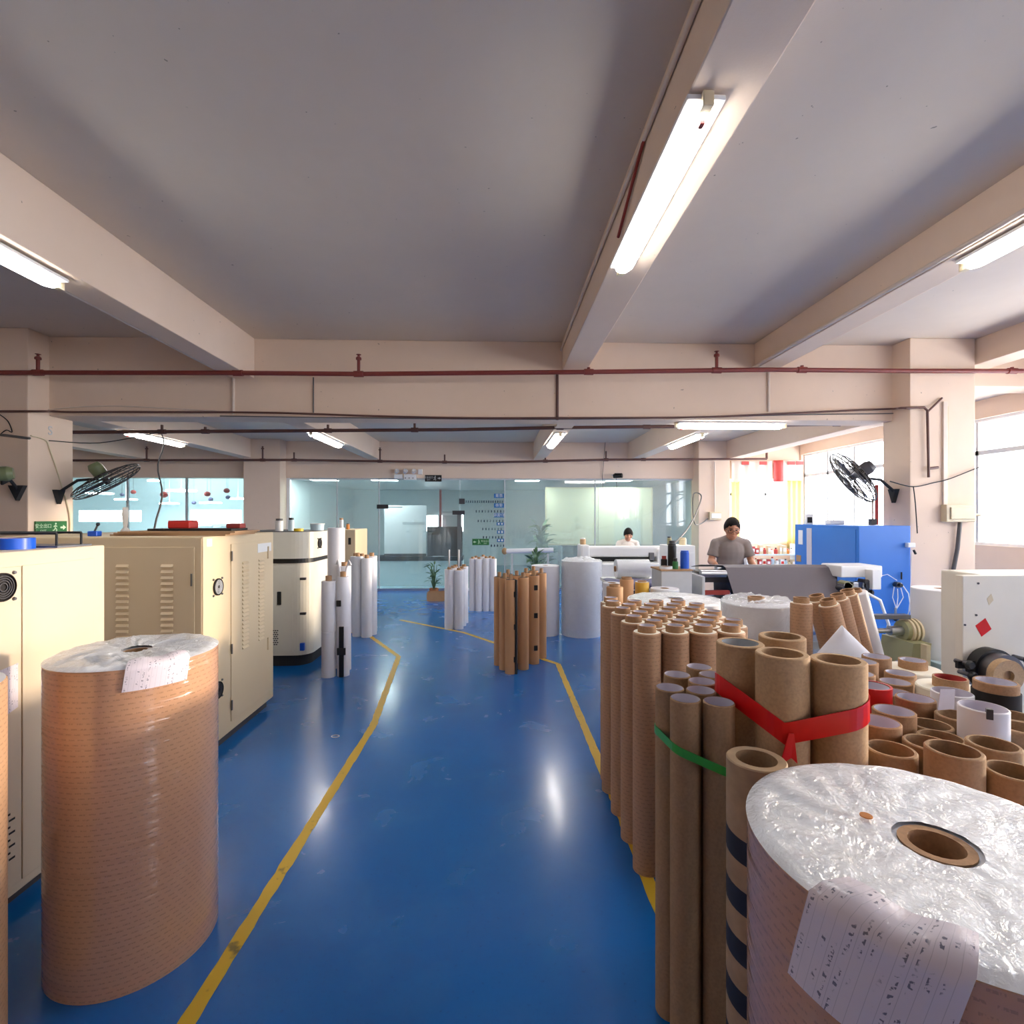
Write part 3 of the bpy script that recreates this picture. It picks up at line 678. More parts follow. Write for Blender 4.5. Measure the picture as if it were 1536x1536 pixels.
for s_, dx in ((-1, -.02), (1, .03)):
    m = MB().tube([(0, 0, 0), (dx*.4, 0, .09), (dx*1.3, 0, .17), (dx*1.9, 0, .12)], .011, 8).build('paper_strip', 'paper_white'); m.location = (q[1][0]-.01+dx, q[1][1], .985)
    tag(m, 'curled white paper strip sticking out of the stacked rolls', 'paper', 'paper strips on stacked rolls')

# ------------------------------------------------------------------ cabinets and machines on the cabinet side
def louvers(door, n, z0, dz, y=None, x=None, w=.06, axis='x', mat='cabinet_tan'):
    "pressed louvers, each its own piece"
    def mk():
        m = MB(); m.add([(-w/2, 0, 0), (w/2, 0, 0), (w/2, -.011, .004), (-w/2, -.011, .004), (-w/2, 0, .02), (w/2, 0, .02)], [(0, 1, 2, 3), (3, 2, 5, 4), (0, 3, 4), (1, 5, 2)]); return m.mesh('louver', mat)
    me = cached(('lv', w, mat), mk)
    for k in range(n):
        o = ob('louver', me, door, (x, y, z0-k*dz)); o.rotation_euler = (0, 0, 0 if axis == 'x' else PI/2)
def grille(parent, loc, r, axis='x', core='dark_grey'):
    M = Matrix.Translation(loc) @ (Matrix.Rotation(PI/2, 4, 'Y') if axis == 'x' else Matrix.Rotation(PI/2, 4, 'X'))
    g = MB().lathe([(0, .002), (r, .002), (r, .01), (r*.9, .014), (r*.86, .006), (0, .006)], 32, M).build('vent_grille', 'black_soft', parent)
    for q in (.25, .42, .58, .74): MB().lathe([(r*q, .006), (r*q, .011), (r*q+.004, .011), (r*q+.004, .006)], 28, M).build('guard_ring', core, g)
    for a in range(4): 
        p = Vector((math.cos(PI/4+a*PI/2)*r*1.32, math.sin(PI/4+a*PI/2)*r*1.32, 0)); MB().lathe([(0, .008), (.006, .008), (.008, 0)], 10, M @ Matrix.Translation(p)).build('screw', 'steel_dark', g)
    return g
# front cabinet: side face looks across the aisle
FX = -1.96
t = thing('vented_cabinet', 'cream steel cabinet with round black vent and blue tape on top', 'cabinet')
bx('body', 'cabinet_cream', t, FX-1.0, FX, 1.76, 2.63, .06, 1.455, bev=.008)
bx('plinth', 'dark_grey', t, FX-.95, FX-.05, 1.8, 2.58, 0, .06)
Ys = (1.78, 2.175, 2.56)
for a, b in zip(Ys, Ys[1:]):
    dr = bx('door', 'cabinet_cream', t, FX, FX+.006, a+.003, b-.003, .1, 1.395, bev=.003)
    if b < 2.3:
        grille(dr, (FX+.006, 2.085, 1.318), .057)
        for i in range(5):
            for j in range(8): ob('vent_slot', cached('slot', lambda: MB().box(0, .002, -.013, .013, -.004, .004, bev=0).mesh('vent_slot', 'black_soft')), dr, (FX+.0052, 1.93+.045*i+(j % 2)*.02, .40-.026*j))
    else: bx('handle', 'steel_dark', dr, FX+.006, FX+.014, b-.05, b-.03, .75, .83)
m = MB().add([(FX+.0085, 2.02, .78), (FX+.0085, 2.155, .82), (FX+.0085, 2.155, 1.0), (FX+.0085, 2.02, .985)], [(0, 1, 2, 3)], False, [((0, 0), (1, 0), (1, 1), (0, 1))]).build('notice_sheet', 'printed_form', t)
# second cabinet
t = thing('louvred_cabinet', 'tan steel cabinet with louvred doors on two faces and red boxes on top', 'cabinet')
SX, SY0, SY1 = -1.885, 3.36, 4.40
bx('body', 'cabinet_tan', t, SX-1.35, SX, SY0, SY1, .07, 1.465, bev=.008)
bx('front_skin', 'cabinet_tan', t, SX-1.35, SX-.01, SY0-.004, SY0+.004, .08, 1.455)
bx('plinth', 'dark_grey', t, SX-1.3, SX-.04, SY0+.04, SY1-.04, 0, .07)
fd = bx('door', 'cabinet_tan', t, SX-.80, SX-.05, SY0-.012, SY0-.004, .14, 1.40, bev=.003)
for x in (SX-.50, SX-.22): louvers(fd, 24, 1.27, .038, SY0-.012, x, .075)
bx('lock', 'steel_dark', fd, SX-.07, SX-.062, SY0-.02, SY0-.012, 1.15, 1.23)
fd = bx('door', 'cabinet_tan', t, SX-1.30, SX-.82, SY0-.012, SY0-.004, .14, 1.40, bev=.003)
sd = bx('door', 'cabinet_tan', t, SX, SX+.006, SY0+.34, SY1-.05, .14, 1.40, bev=.003)
for y in (SY0+.54, SY0+.80): louvers(sd, 22, 1.24, .03, y, SX+.006, .09, 'y', 'cabinet_tan')
for z in (1.28, .62, .22): bx('hinge', 'steel_dark', sd, SX+.006, SX+.014, SY0+.335, SY0+.345, z, z+.07)
for z in (1.25, .5): bx('latch', 'cabinet_tan', sd, SX+.006, SX+.016, SY1-.13, SY1-.115, z, z+.1)
grille(t, (SX, SY0+.17, 1.12), .058, core='panel_grey'); grille(t, (SX, SY0+.17, .42), .058)
bx('white_tag', 'paper_white', t, SX, SX+.002, SY0+.04, SY0+.10, 1.40, 1.45); bx('pale_tape', 'panel_white', t, SX+.006, SX+.008, SY1-.30, SY1-.06, 1.31, 1.38)
# things on the cabinets
tp = thing('blue_tape_roll', 'blue adhesive tape roll lying on the round-vent cabinet', 'tape', (-2.12, 2.32, 1.455)); MB().lathe([(.052, 0), (.072, 0), (.072, .048), (.052, .048)], 36, closed=True).build('tape_ring', 'blue_tape', tp); MB().lathe([(.048, .001), (.052, .001), (.052, .047), (.048, .047)], 36, closed=True).build('tape_core', 'core_card', tp)
fr = thing('rod_frame', 'dark metal rod frame lying along the top of the round-vent cabinet', 'frame')
m = MB(); 
for y in (2.42, 2.56): m.tube([(-2.9, y, 1.52), (-2.02, y, 1.52)], .006)
for x in (-2.9, -2.02):
    for y in (2.42, 2.56): m.tube([(x, y, 1.46), (x, y, 1.52)], .005)
m.build('rods', 'rubber', fr); bx('base_plate', 'steel_dark', fr, -2.92, -2.0, 2.40, 2.6, 1.455, 1.463)
cl = thing('blue_clamp', 'small blue clamp with a knob between the two cabinets', 'clamp', (X(142, 3.5), 3.5, 1.465)); bx('block', 'blue_plastic', cl, -.03, .03, -.025, .025, 0, .035, bev=.006); MB().cyl((0, 0, .035), (.02, 0, .075), .006, 10).build('screw', 'steel_dark', cl); MB().sphere((.022, 0, .08), .012).build('knob', 'black', cl)
tray = thing('black_tray', 'flat black tray on the louvred cabinet under the red boxes', 'tray', (X(310, 3.75), 3.78, 1.4955)); MB().box(-.36, .22, -.12, .12, 0, .016, bev=.004).build('tray_base', 'black', tray)
cb = thing('cardboard_sheet', 'flat brown cardboard sheets on top of the louvred cabinet', 'cardboard', (X(300, 3.75), 3.76, 1.465))
for k in range(3): MB().box(-.5+.03*k, .29+.02*k, -.2, .2, .01*k, .01*k+.0098, Matrix.Rotation(R(2*k-2), 4, 'Z')).build('sheet', 'cardboard', cb)
rbx = thing('red_box', 'bright red plastic box on the black tray', 'box', (X(275, 3.78), 3.78, 1.5115)); MB().box(-.075, .075, -.06, .06, 0, .05, bev=.008).build('box_body', 'red_box', rbx); MB().box(-.072, .072, -.057, .057, .05, .056, bev=.002).build('lid', 'red_box', rbx)
rbx = thing('dark_red_box', 'smaller dark red box at the end of the black tray', 'box', (X(352, 3.78), 3.8, 1.5115)); MB().box(-.05, .05, -.045, .045, 0, .03, bev=.006).build('box_body', 'red_dark', rbx); MB().box(-.047, .047, -.042, .042, .03, .035).build('lid', 'red_dark', rbx)
pc = thing('paper_cone', 'tall pale paper packet standing on the cabinet before the office window', 'packet', (X(188, 3.9), 3.9, 1.465)); MB().lathe([(0, 0), (.03, 0), (.03, .03), (.012, .05), (.022, .15), (.016, .2), (0, .2)], 14).build('packet', 'sheet_white', pc)
# hanging power cord
m = MB(); p0, p1 = at(243, 652, 7.0), Vector((X(236, 4.3), 4.3, 1.47))
pl = [p0+(p1-p0)*(i/12)+Vector((.03*math.sin(i*.9), 0, 0)) for i in range(13)]
tag(MB().tube(pl, .008).build('power_cord', 'cable_grey'), 'power cord hanging down to the louvred cabinet', 'cord')

# white plastic machine
MX0, MX1, MY0, MY1 = -2.75, -1.98, 5.5, 6.3
t = thing('plastic_machine', 'off-white moulded machine with black band and round side vent', 'machine')
def rbox(m, x0, x1, y0, y1, z0, z1, r, n=8):
    "box with rounded vertical corner"
    pl = [(x0, y0), (x1-r, y0)]+[(x1-r+r*math.sin(PI/2*i/n), y0+r-r*math.cos(PI/2*i/n)) for i in range(1, n+1)]+[(x1, y1), (x0, y1)]
    k = len(pl); m.add([(x, y, z) for z in (z0, z1) for x, y in pl], [tuple(range(k)), tuple(range(k, 2*k))]+[(i, (i+1) % k, (i+1) % k+k, i+k) for i in range(k)]); return m
rbox(MB(), MX0, MX1, MY0, MY1, .12, 1.10, .16).build('lower_body', 'machine_white', t)
rbox(MB(), MX0-.01, MX1+.03, MY0-.05, MY1+.02, 1.15, 1.43, .2).build('upper_body', 'machine_white', t)
rbox(MB(), MX0, MX1-.0, MY0-.02, MY1, 1.10, 1.15, .18).build('black_band', 'black', t)
rbox(MB(), MX0+.03, MX1-.03, MY0+.04, MY1, 0, .12, .16).build('plinth', 'rubber', t)
rbox(MB(), MX0, MX1+.01, MY0-.03, MY1, 1.43, 1.436, .19).build('top_edge', 'dark_grey', t)
grille(t, (MX1+.03, 5.72, 1.30), .055)
fd = bx('door', 'machine_white', t, MX0+.04, MX1-.17, MY0-.006, MY0, .16, 1.06, bev=.002)
bx('handle', 'black', fd, MX1-.33, MX1-.29, MY0-.022, MY0-.006, .66, .80, bev=.004); bx('lever', 'steel_dark', fd, MX1-.55, MX1-.43, MY0-.03, MY0-.006, .93, .955, bev=.005)
for i in range(11):
    for j in range(8): ob('vent_hole', cached('vh', lambda: MB().box(-.008, .008, 0, .002, -.005, .005).mesh('vent_hole', 'black_soft')), fd, (MX1-.56+.022*i+(j % 2)*.01, MY0-.0075, .24+.021*j))
for z in (.92, .55): bx('latch', 'dark_grey', t, MX1-.1, MX1-.04, MY0-.005, MY0+.03, z, z+.025, bev=.004)
bx('blue_plug', 'blue_plastic', t, MX1-.1, MX1-.055, MY0-.005, MY0+.03, .17, .25, bev=.006)
def jar(label, x, y, z, r, h, lid='dark_grey', mat='panel_white', name='jar'):
    t = thing(name, label, 'jar', (x, y, z)); MB().lathe([(0, 0), (r, 0), (r, h*.78), (r*.8, h*.84), (0, h*.84)], 20).build('jar_body', mat, t); MB().lathe([(0, h*.84), (r*.84, h*.84), (r*.84, h), (0, h)], 20).build('lid', lid, t); return t
TZ = 1.436
jar('white jar with grey lid and handle on the plastic machine', X(419, 5.7), 5.7, TZ, .042, .135); jar('clear tall jar with black lid on the plastic machine', X(437, 5.75), 5.75, TZ, .032, .145, 'black', 'pale_blue')
tp = thing('yellow_tape_roll', 'yellow tape roll on the plastic machine', 'tape', (X(448, 5.6), 5.6, TZ)); MB().lathe([(.034, 0), (.05, 0), (.05, .03), (.034, .03)], 28, closed=True).build('tape_ring', 'yellow_tape', tp); MB().lathe([(.03, 0), (.034, 0), (.034, .03), (.03, .03)], 28, closed=True).build('tape_core', 'core_card', tp)
tb_ = thing('white_tub', 'white plastic tub on the far edge of the plastic machine', 'tub', (X(476, 5.95), 5.95, 1.436)); MB().lathe([(0, 0), (.07, 0), (.078, .075), (.072, .075), (.066, .006), (0, .006)], 28).build('tub_body', 'pale_blue', tb_); MB().lathe([(.078, .07), (.083, .07), (.083, .078), (.078, .078)], 28, closed=True).build('rim', 'panel_white', tb_)
# beige box beside it
t = thing('beige_cabinet', 'small beige equipment cabinet between the tallest white roll and the lobby glass', 'cabinet')
bx0, bx1 = X(508, 7.6), X(533, 7.6)
bx('body', 'cabinet_tan', t, bx0, bx1, 7.6, 8.3, .05, 1.40, bev=.01); bx('plinth', 'dark_grey', t, bx0+.03, bx1-.03, 7.63, 8.27, 0, .05); bx('window', 'black', t, bx0+.14, bx0+.18, 7.594, 7.6, 1.18, 1.28, bev=.003); bx('door', 'cabinet_tan', t, bx0+.02, bx1-.02, 7.594, 7.6, .1, 1.1)
jar('small white bottle on the beige cabinet', X(512, 7.75), 7.75, 1.40, .03, .17, 'cardboard', 'panel_white', 'bottle')
jar('brown bottle on the beige cabinet', X(522, 7.8), 7.8, 1.40, .025, .09, 'dark_grey', 'brown_spot', 'bottle')

# ------------------------------------------------------------------ machines on the window side
# blue cabinet
t = thing('blue_cabinet', 'tall blue machine cabinet with air hoses and regulator on its front', 'cabinet')
BX0, BX1, BY0, BY1, BZ = X(1288, 5.35), X(1366, 5.35), 5.35, 6.52, Z(789, 5.35)
bx('body', 'blue_paint', t, BX0, BX1, BY0, BY1, .08, BZ, bev=.008); bx('plinth', 'dark_grey', t, BX0+.03, BX1-.03, BY0+.03, BY1-.03, 0, .08)
bx('side_panel', 'blue_paint', t, BX0-.006, BX0, BY0+.04, BY1-.04, .15, BZ-.04, bev=.002)
def pp(px, py, d=.02): return Vector((X(px, BY0), BY0-d, Z(py, BY0)))
rg = MB().cyl(pp(1343, 879, .001), pp(1343, 879, .05), .03, 18).build('regulator', 'steel_dark', t); MB().cyl(pp(1343, 879, .05), pp(1343, 879, .085), .018, 14).build('regulator_knob', 'black', rg); MB().cyl(pp(1350, 871, .02), pp(1350, 860, .02), .008, 8).build('valve_stem', 'black', rg)
for a, b, e in ((1338, 882, 1331), (1343, 885, 1342), (1348, 884, 1353)): MB().tube([pp(a, b, .03), pp((a+e)/2, 898, .04), pp(1341, 916, .035)], .005).build('air_hose', 'white_strap', t)
MB().cyl(pp(1340, 914, .03), pp(1340, 930, .03), .013, 12).build('filter_bowl', 'steel', t); MB().lathe([(0, 0), (.03, 0), (.014, -.03), (0, -.03)], 14, Matrix.Translation(pp(1340, 930, .03))).build('filter_cup', 'black', t)
MB().tube([pp(1346, 876, .05), pp(1356, 892, .06), pp(1360, 912, .05), pp(1357, 926, .04)], .006).build('air_hose', 'white_strap', t)
MB().tube([pp(1318, 866, .02), pp(1328, 863, .03), pp(1340, 872, .05)], .004).build('air_hose', 'white_strap', t)
MB().cyl(pp(1311, 886, .018), pp(1311, 870, .018), .014, 14).build('muffler', 'ivory_plastic', t)
hk = bx('hook', 'panel_white', t, X(1357, BY0), X(1368, BY0), BY0-.05, BY0, Z(822, BY0), Z(815, BY0), bev=.008); MB().cyl(pp(1366, 826, .04), pp(1369, 832, .04), .012, 10).build('hook_tip', 'black', hk)
MB().tube([pp(1364, 826, .03), pp(1363, 860, .03), pp(1362, 900, .03), pp(1359, 925, .03)], .004).build('air_hose', 'white_strap', t)
for (y, z0, z1, w, mt) in ((6.38, 1.24, 1.42, .09, 'paper_white'), (6.2, 1.0, 1.45, .1, 'printed_form'), (6.42, 1.02, 1.10, .1, 'cardboard')): bx('taped_sheet', mt, t, BX0-.0105, BX0-.0065, y-w/2, y+w/2, z0, z1)
rt = thing('router', 'white router with two upright aerials on the blue cabinet', 'router', (X(1252, 6.2), 6.2, BZ)); MB().box(-.09, .09, -.06, .06, 0, .055, bev=.012).build('router_body', 'panel_white', rt)
for x in (-.05, .02): MB().cyl((x, .05, .05), (x, .05, .16), .006, 8).build('aerial', 'panel_white', rt)
ph = thing('red_post', 'slim reddish pipe post standing on the blue cabinet below the fan', 'post', (X(1315, 5.9), 5.9, BZ)); MB().cyl((0, 0, 0), (0, 0, .47), .018, 12).build('post', 'red_dec', ph); MB().box(-.08, -.02, -.03, .03, 0, .07, bev=.004).build('foot_box', 'dark_grey', ph); MB().cyl((-.05, 0, .07), (-.05, 0, .3), .01, 10).build('thin_post', 'conduit', ph)
gd = thing('gauge', 'small dark gauge in a pale frame at the edge of the blue cabinet', 'gauge', (X(1213, 6.35), 6.35, BZ)); MB().box(-.045, .045, -.02, .02, 0, .13, bev=.004).build('frame', 'panel_white', gd); MB().box(-.03, .03, -.026, -.02, .02, .09).build('dial', 'black_soft', gd)
# slitting machine with grey web
t = thing('slitting_machine', 'slitting machine with a wide dark grey web running over its rollers', 'machine')
WX0, WX1 = X(1088, 4.9), X(1240, 4.9)
def webp(s, x): # s along the web
    pr = [(5.3, 1.075), (5.05, 1.115), (4.95, 1.118), (4.9, 1.10), (4.72, .86), (4.55, .62)]
    y, z = pr[s]; return (x, y, z)
m = MB(); vs = []; fs = []
for s in range(6):
    for x in (WX0-(.18 if s < 2 else 0), WX1-(.26 if s < 2 else 0)+.012*s): vs.append(webp(s, x))
for s in range(5): fs.append((2*s, 2*s+1, 2*s+3, 2*s+2))
o = m.add(vs, fs, False).build('grey_web', 'grey_sheet', t); o.modifiers.new('thick', 'SOLIDIFY').thickness = .004
MB().cyl((WX0-.05, 5.0, 1.075), (WX1+.06, 5.0, 1.075), .038, 20).build('roller', 'steel', t); MB().cyl((WX0-.02, 4.56, .57), (WX1+.1, 4.56, .57), .05, 20).build('roller', 'steel', t)
MB().cyl((WX0-.26, 4.86, 1.045), (WX0-.015, 4.86, 1.045), .034, 18).build('roller', 'steel', t)
for x0, x1, zz in ((WX0-.31, WX0-.28, 1.04), (WX1+.14, WX1+.2, .93)): bx('side_frame', 'panel_grey', t, x0, x1, 4.7, 5.45, 0, zz, bev=.01)
bx('bed', 'dark_grey', t, WX0-.28, WX1+.14, 4.95, 5.4, .95, 1.03); bx('red_crossbar', 'red_dark', t, WX0-.28, WX0-.03, 4.74, 4.78, .86, .9); bx('base_beam', 'panel_grey', t, WX0-.28, WX1+.14, 4.9, 5.2, .12, .3)
hd = bx('gear_head', 'panel_white', t, WX1+.02, WX1+.42, 4.72, 5.02, 1.02, 1.13, Matrix.Translation((0, 0, 0)), bev=.012)
bx('gear_cover', 'panel_white', t, WX1+.25, WX1+.33, 4.62, 4.72, .92, 1.10, bev=.006)
rnd = random.Random(4)
for k in range(16):
    x, z = WX1+.02+rnd.random()*.26, .88+rnd.random()*.14; MB().cyl((x, 4.66, z), (x, 4.76, z), .018+.018*rnd.random(), 14).build('gear', rnd.choice(('steel_dark', 'olive_metal', 'dark_grey', 'steel')), t)
for k in range(3): bx('bracket', 'steel', t, WX1+.02+.09*k, WX1+.07+.09*k, 4.68, 4.80, .80+.03*k, .98, bev=.006)
MB().tube([(WX1+.2, 4.68, .9), (WX1+.32, 4.62, .82), (WX1+.40, 4.62, .6), (WX1+.42, 4.7, .3)], .014, 8).build('hose', 'white_strap', t)
bx('motor_box', 'steel_dark', t, WX0-.27, WX0-.05, 4.68, 4.85, .72, .84, bev=.01)
for k in range(4): MB().cyl((WX0-.25+.06*k, 4.64, .76), (WX0-.25+.06*k, 4.68, .76), .022, 12).build('knob', 'black', t)
# work box with cans
t = thing('grey_work_box', 'pale grey box with brown top edge carrying cans and a blue bottle', 'box')
GX0, GX1, GYY = X(992, 4.7), X(1038, 4.7), 4.7
bx('body', 'panel_grey', t, GX0, GX1, GYY, GYY+.3, 0, 1.09, bev=.006); bx('top_board', 'cardboard', t, GX0-.008, GX1+.008, GYY-.008, GYY+.308, 1.09, 1.103)
def can(name, label, px, r, h, mat, lid=None, Y=4.8, z=1.103):
    q = thing(name, label, 'container', (X(px, Y), Y, z)); MB().lathe([(0, 0), (r, 0), (r, h*.9), (r*.9, h*.94), (r*.9, h), (0, h)], 20).build('can_body', mat, q)
    if lid: MB().lathe([(0, h), (r*.7, h), (r*.7, h+.03), (0, h+.03)], 16).build('cap', lid, q)
can('black_can', 'tall black can on the grey work box', 1008, .04, .23, 'black', 'dark_grey', 4.9); can('blue_bottle', 'blue plastic bottle on the grey work box', 1027, .04, .17, 'blue_plastic', None, 4.8); can('green_jar', 'short green jar beside the blue bottle', 1013, .026, .07, 'green_sign', 'black', 4.77); can('dark_pot', 'small dark brown pot on the grey work box', 996, .03, .08, 'black_soft', 'red_dark', 4.92)
tp = thing('clear_tape_roll', 'pale tape roll lying on the grey work box', 'tape', (X(999, 4.77), 4.775, 1.103)); MB().lathe([(.04, 0), (.06, 0), (.06, .025), (.04, .025)], 28, closed=True).build('tape_ring', 'film_wrap', tp); MB().lathe([(.036, 0), (.04, 0), (.04, .025), (.036, .025)], 28, closed=True).build('tape_core', 'core_card', tp)
# plotter
t = thing('plotter', 'long white plotter with a cantilever beam behind the film-wrapped rolls', 'machine')
PX0, PX1, PY = X(876, 7.8), X(1000, 7.8), 7.8
bx('beam', 'panel_white', t, PX0, PX1, PY, PY+.22, Z(836, PY), Z(820, PY), bev=.03); bx('platen', 'panel_grey', t, PX0+.05, PX1-.1, PY-.05, PY+.4, .82, .90, bev=.02)
bx('slot', 'black', t, PX0+.02, PX1-.2, PY+.02, PY+.2, .90, .965); bx('front_cover', 'panel_white', t, PX0+.1, PX1-.08, PY-.14, PY-.05, .60, .88, bev=.02)
bx('end_housing', 'panel_white', t, PX1-.16, PX1+.04, PY-.06, PY+.3, .80, 1.10, bev=.03); bx('end_housing', 'panel_white', t, PX0-.06, PX0+.08, PY-.06, PY+.3, .80, 1.16, bev=.03)
for x in (PX0+.08, PX1-.12): bx('leg', 'panel_grey', t, x-.04, x+.04, PY+.02, PY+.2, .03, .82); bx('foot', 'dark_grey', t, x-.05, x+.05, PY-.2, PY+.42, 0, .04, bev=.01)
bx('paper_feed', 'paper_white', t, PX0+.2, PX1-.2, PY-.3, PY-.14, .5, .52); bx('carriage', 'steel_dark', t, PX1-.28, PX1-.2, PY-.03, PY+.02, .92, 1.04, bev=.01)
jar('paper cup on the end of the plotter', PX0, PY+.1, 1.16, .045, .1, 'panel_white', 'tube_card', 'paper_cup')
# low white cutting table before plotter
t = thing('cutting_table', 'low table covered in grey-white film sheets before the plotter', 'table')
TX0, TX1 = X(912, 5.9), X(992, 5.9)
bx('table_top', 'panel_white', t, TX0, TX1, 5.55, 6.35, .80, .84, bev=.006)
for x in (TX0+.05, TX1-.05):
    for y in (5.6, 6.3): bx('leg', 'panel_grey', t, x-.025, x+.025, y-.025, y+.025, 0, .80)
m = MB(); vs = []; fs = []
for i in range(13):
    for j in range(7): vs.append((TX0-.04+(TX1-TX0+.08)*i/12, (5.53, 5.538, 5.62, 5.72, 5.82, 5.92, 6.03)[j], .857+.012*math.sin(i*1.3)*math.cos(j)-(.05 if j == 0 else 0)))
for i in range(12):
    for j in range(6): k = i*7+j; fs.append((k, k+1, k+8, k+7))
fs_ = m.add(vs, fs, True).build('film_sheet', 'purple'); fs_.modifiers.new('thick', 'SOLIDIFY').thickness = .002; tag(fs_, 'grey-violet film sheet spread on the low table', 'film')
q = thing('lying_white_roll', 'short white roll lying on the low table', 'roll', (X(948, 6.2), 6.2, .957)); MB().cyl((-.2, 0, 0), (.2, 0, 0), .115, 36).build('wrapper', 'film_wrap', q); MB().pipe((-.215, 0, 0), (.215, 0, 0), .035, .028).build('core', 'core_card', q)
# white far cabinet with potted items
t = thing('white_sideboard', 'white sideboard by the far column with clutter on it', 'cabinet'); sx0, sx1 = X(1003, 6.9), X(1043, 6.9)
bx('body', 'panel_white', t, sx0, sx1, 6.9, 7.3, 0, Z(819, 6.9), bev=.01)
for k in range(2): bx('door', 'panel_white', t, sx0+.01+k*(sx1-sx0)/2, sx0+(k+1)*(sx1-sx0)/2-.01, 6.892, 6.9, .05, 1.1, bev=.003)
zt = Z(819, 6.9)
jar('dark bottle with a wide cap on the white sideboard', sx0+.06, 7.05, zt, .03, .12, 'dark_grey', 'olive_metal', 'bottle'); jar('pale kettle-shaped jar on the white sideboard', sx1-.1, 7.1, zt, .05, .1, 'ivory_plastic', 'ivory_plastic')
# unwinding stand, white roll on a plate, cream plate machine
t = thing('shaft_stand', 'olive green stand with steel shaft and chuck beside the leaning rolls', 'stand')
sy = 3.7; a = at(1322, 946, sy); b = at(1360, 950, sy)
MB().cyl((a.x-.05, sy, a.z), (b.x, sy, a.z-.0), .018, 14).build('shaft', 'steel', t); MB().cyl((a.x+.06, sy, a.z), (a.x+.15, sy, a.z), .035, 18).build('chuck', 'steel', t); MB().cyl((a.x+.15, sy, a.z), (a.x+.24, sy, a.z), .075, 24).build('flange', 'olive_metal', t)
for k in range(3): MB().cyl((a.x+.18+.03*k, sy, a.z), (a.x+.195+.03*k, sy, a.z), .09, 24).build('disc', 'ivory_plastic', t)
MB().plate([(a.x+.02, sy-.15, 0), (b.x+.05, sy-.15, 0), (b.x+.05, sy-.15, .62), (a.x+.25, sy-.15, a.z-.06), (a.x+.12, sy-.15, a.z-.06)], .3).build('pedestal', 'olive_metal', t); bx('arm', 'ivory_plastic', t, a.x+.17, a.x+.20, sy-.2, sy-.15, .3, a.z-.06); bx('rail', 'steel_dark', t, a.x-.1, a.x+.2, sy-.03, sy+.03, a.z+.09, a.z+.12)
q = thing('roll_table', 'low grey-green machine table carrying the broad white roll', 'table'); rx = X(1412, 3.75)
bx('table_top', 'pale_blue', q, rx-.19, rx+.4, 3.3, 4.1, .50, .545, bev=.006)
for x in (rx-.16, rx+.35):
    for y in (3.35, 4.05): bx('leg', 'panel_grey', q, x-.025, x+.025, y-.025, y+.025, 0, .5)
roll('broad_white_roll', 'broad white roll standing between the blue cabinet and the cream plate', 'roll', rx, 3.75, .185, .51, 'paper_white', 'paper_white', .045, 0, z=.545, n=48)
t = thing('plate_machine', 'cream steel machine plate with red diamond sticker and black tape spindle', 'machine')
QX, QY = X(1444, 2.75), 2.75; QZ = Z(866, 2.75)
bx('plate', 'plate_cream', t, QX, QX+1.3, QY, QY+.05, .0, QZ, bev=.006); bx('rear_housing', 'plate_cream', t, QX+.32, QX+1.3, QY+.05, QY+.5, .0, QZ-.02, bev=.01)
def dia(name, px, py, r, mat, w=1):
    p = Vector((X(px, QY), QY, Z(py, QY))); M = Matrix.Rotation(R(12), 4, 'Y')
    MB().plate([p+M @ Vector(v) for v in ((0, -.0015, r), (r*w, -.0015, 0), (0, -.0015, -r), (-r*w, -.0015, 0))], .0015).build(name, mat, t)
dia('red_sticker', 1475, 946, .052, 'red_tape', .9); dia('ochre_sticker', 1485, 903, .032, 'ivory_plastic', .6)
sp_ = Vector((X(1478, QY), QY, Z(1008, QY)))
MB().cyl(sp_, sp_+Vector((0, -.06, 0)), .115, 36).build('black_flange', 'black', t); MB().cyl(sp_+Vector((0, -.06, 0)), sp_+Vector((0, -.12, 0)), .10, 36).build('steel_drum', 'steel_dark', t)
MB().pipe(sp_+Vector((-.03, -.12, 0)), sp_+Vector((-.03, -.16, 0)), .085, .03, 32).build('card_core', 'tube_card', t); MB().cyl(sp_+Vector((-.03, -.12, 0)), sp_+Vector((-.03, -.14, 0)), .03, 20).build('hub', 'core_card', t)
for dx, dz in ((-.17, .04), (.16, .06), (.17, -.03), (-.15, -.02)):
    MB().cyl(sp_+Vector((dx, 0, dz)), sp_+Vector((dx, -.07, dz)), .012, 10).build('stud', 'steel_dark', t); MB().lathe([(0, 0), (.02, 0), (.024, .015), (.018, .03), (0, .03)], 14, Matrix.Translation(sp_+Vector((dx, -.07, dz))) @ Matrix.Rotation(PI/2, 4, 'X')).build('black_knob', 'black', t)
bx('black_arm', 'black', t, sp_.x-.2, sp_.x-.08, sp_.y-.05, sp_.y-.03, sp_.z+.01, sp_.z+.05)
for px, py in ((1467, 878), (1464, 927), (1447, 942), (1500, 985)): p = Vector((X(px, QY), QY, Z(py, QY))); MB().cyl(p, p+Vector((0, -.004, 0)), .006, 10).build('bolt', 'dark_grey', t)
q = thing('purple_core', 'dark violet core lying before the broad white roll', 'core', (X(1390, 3.2), 3.42, .545+.034)); MB().pipe((-.05, -.03, 0), (.05, .03, 0), .034, .026).build('core_wall', 'purple', q); MB().pipe((-.053, -.032, 0), (-.048, -.029, 0), .036, .026).build('end_ring', 'core_card', q)

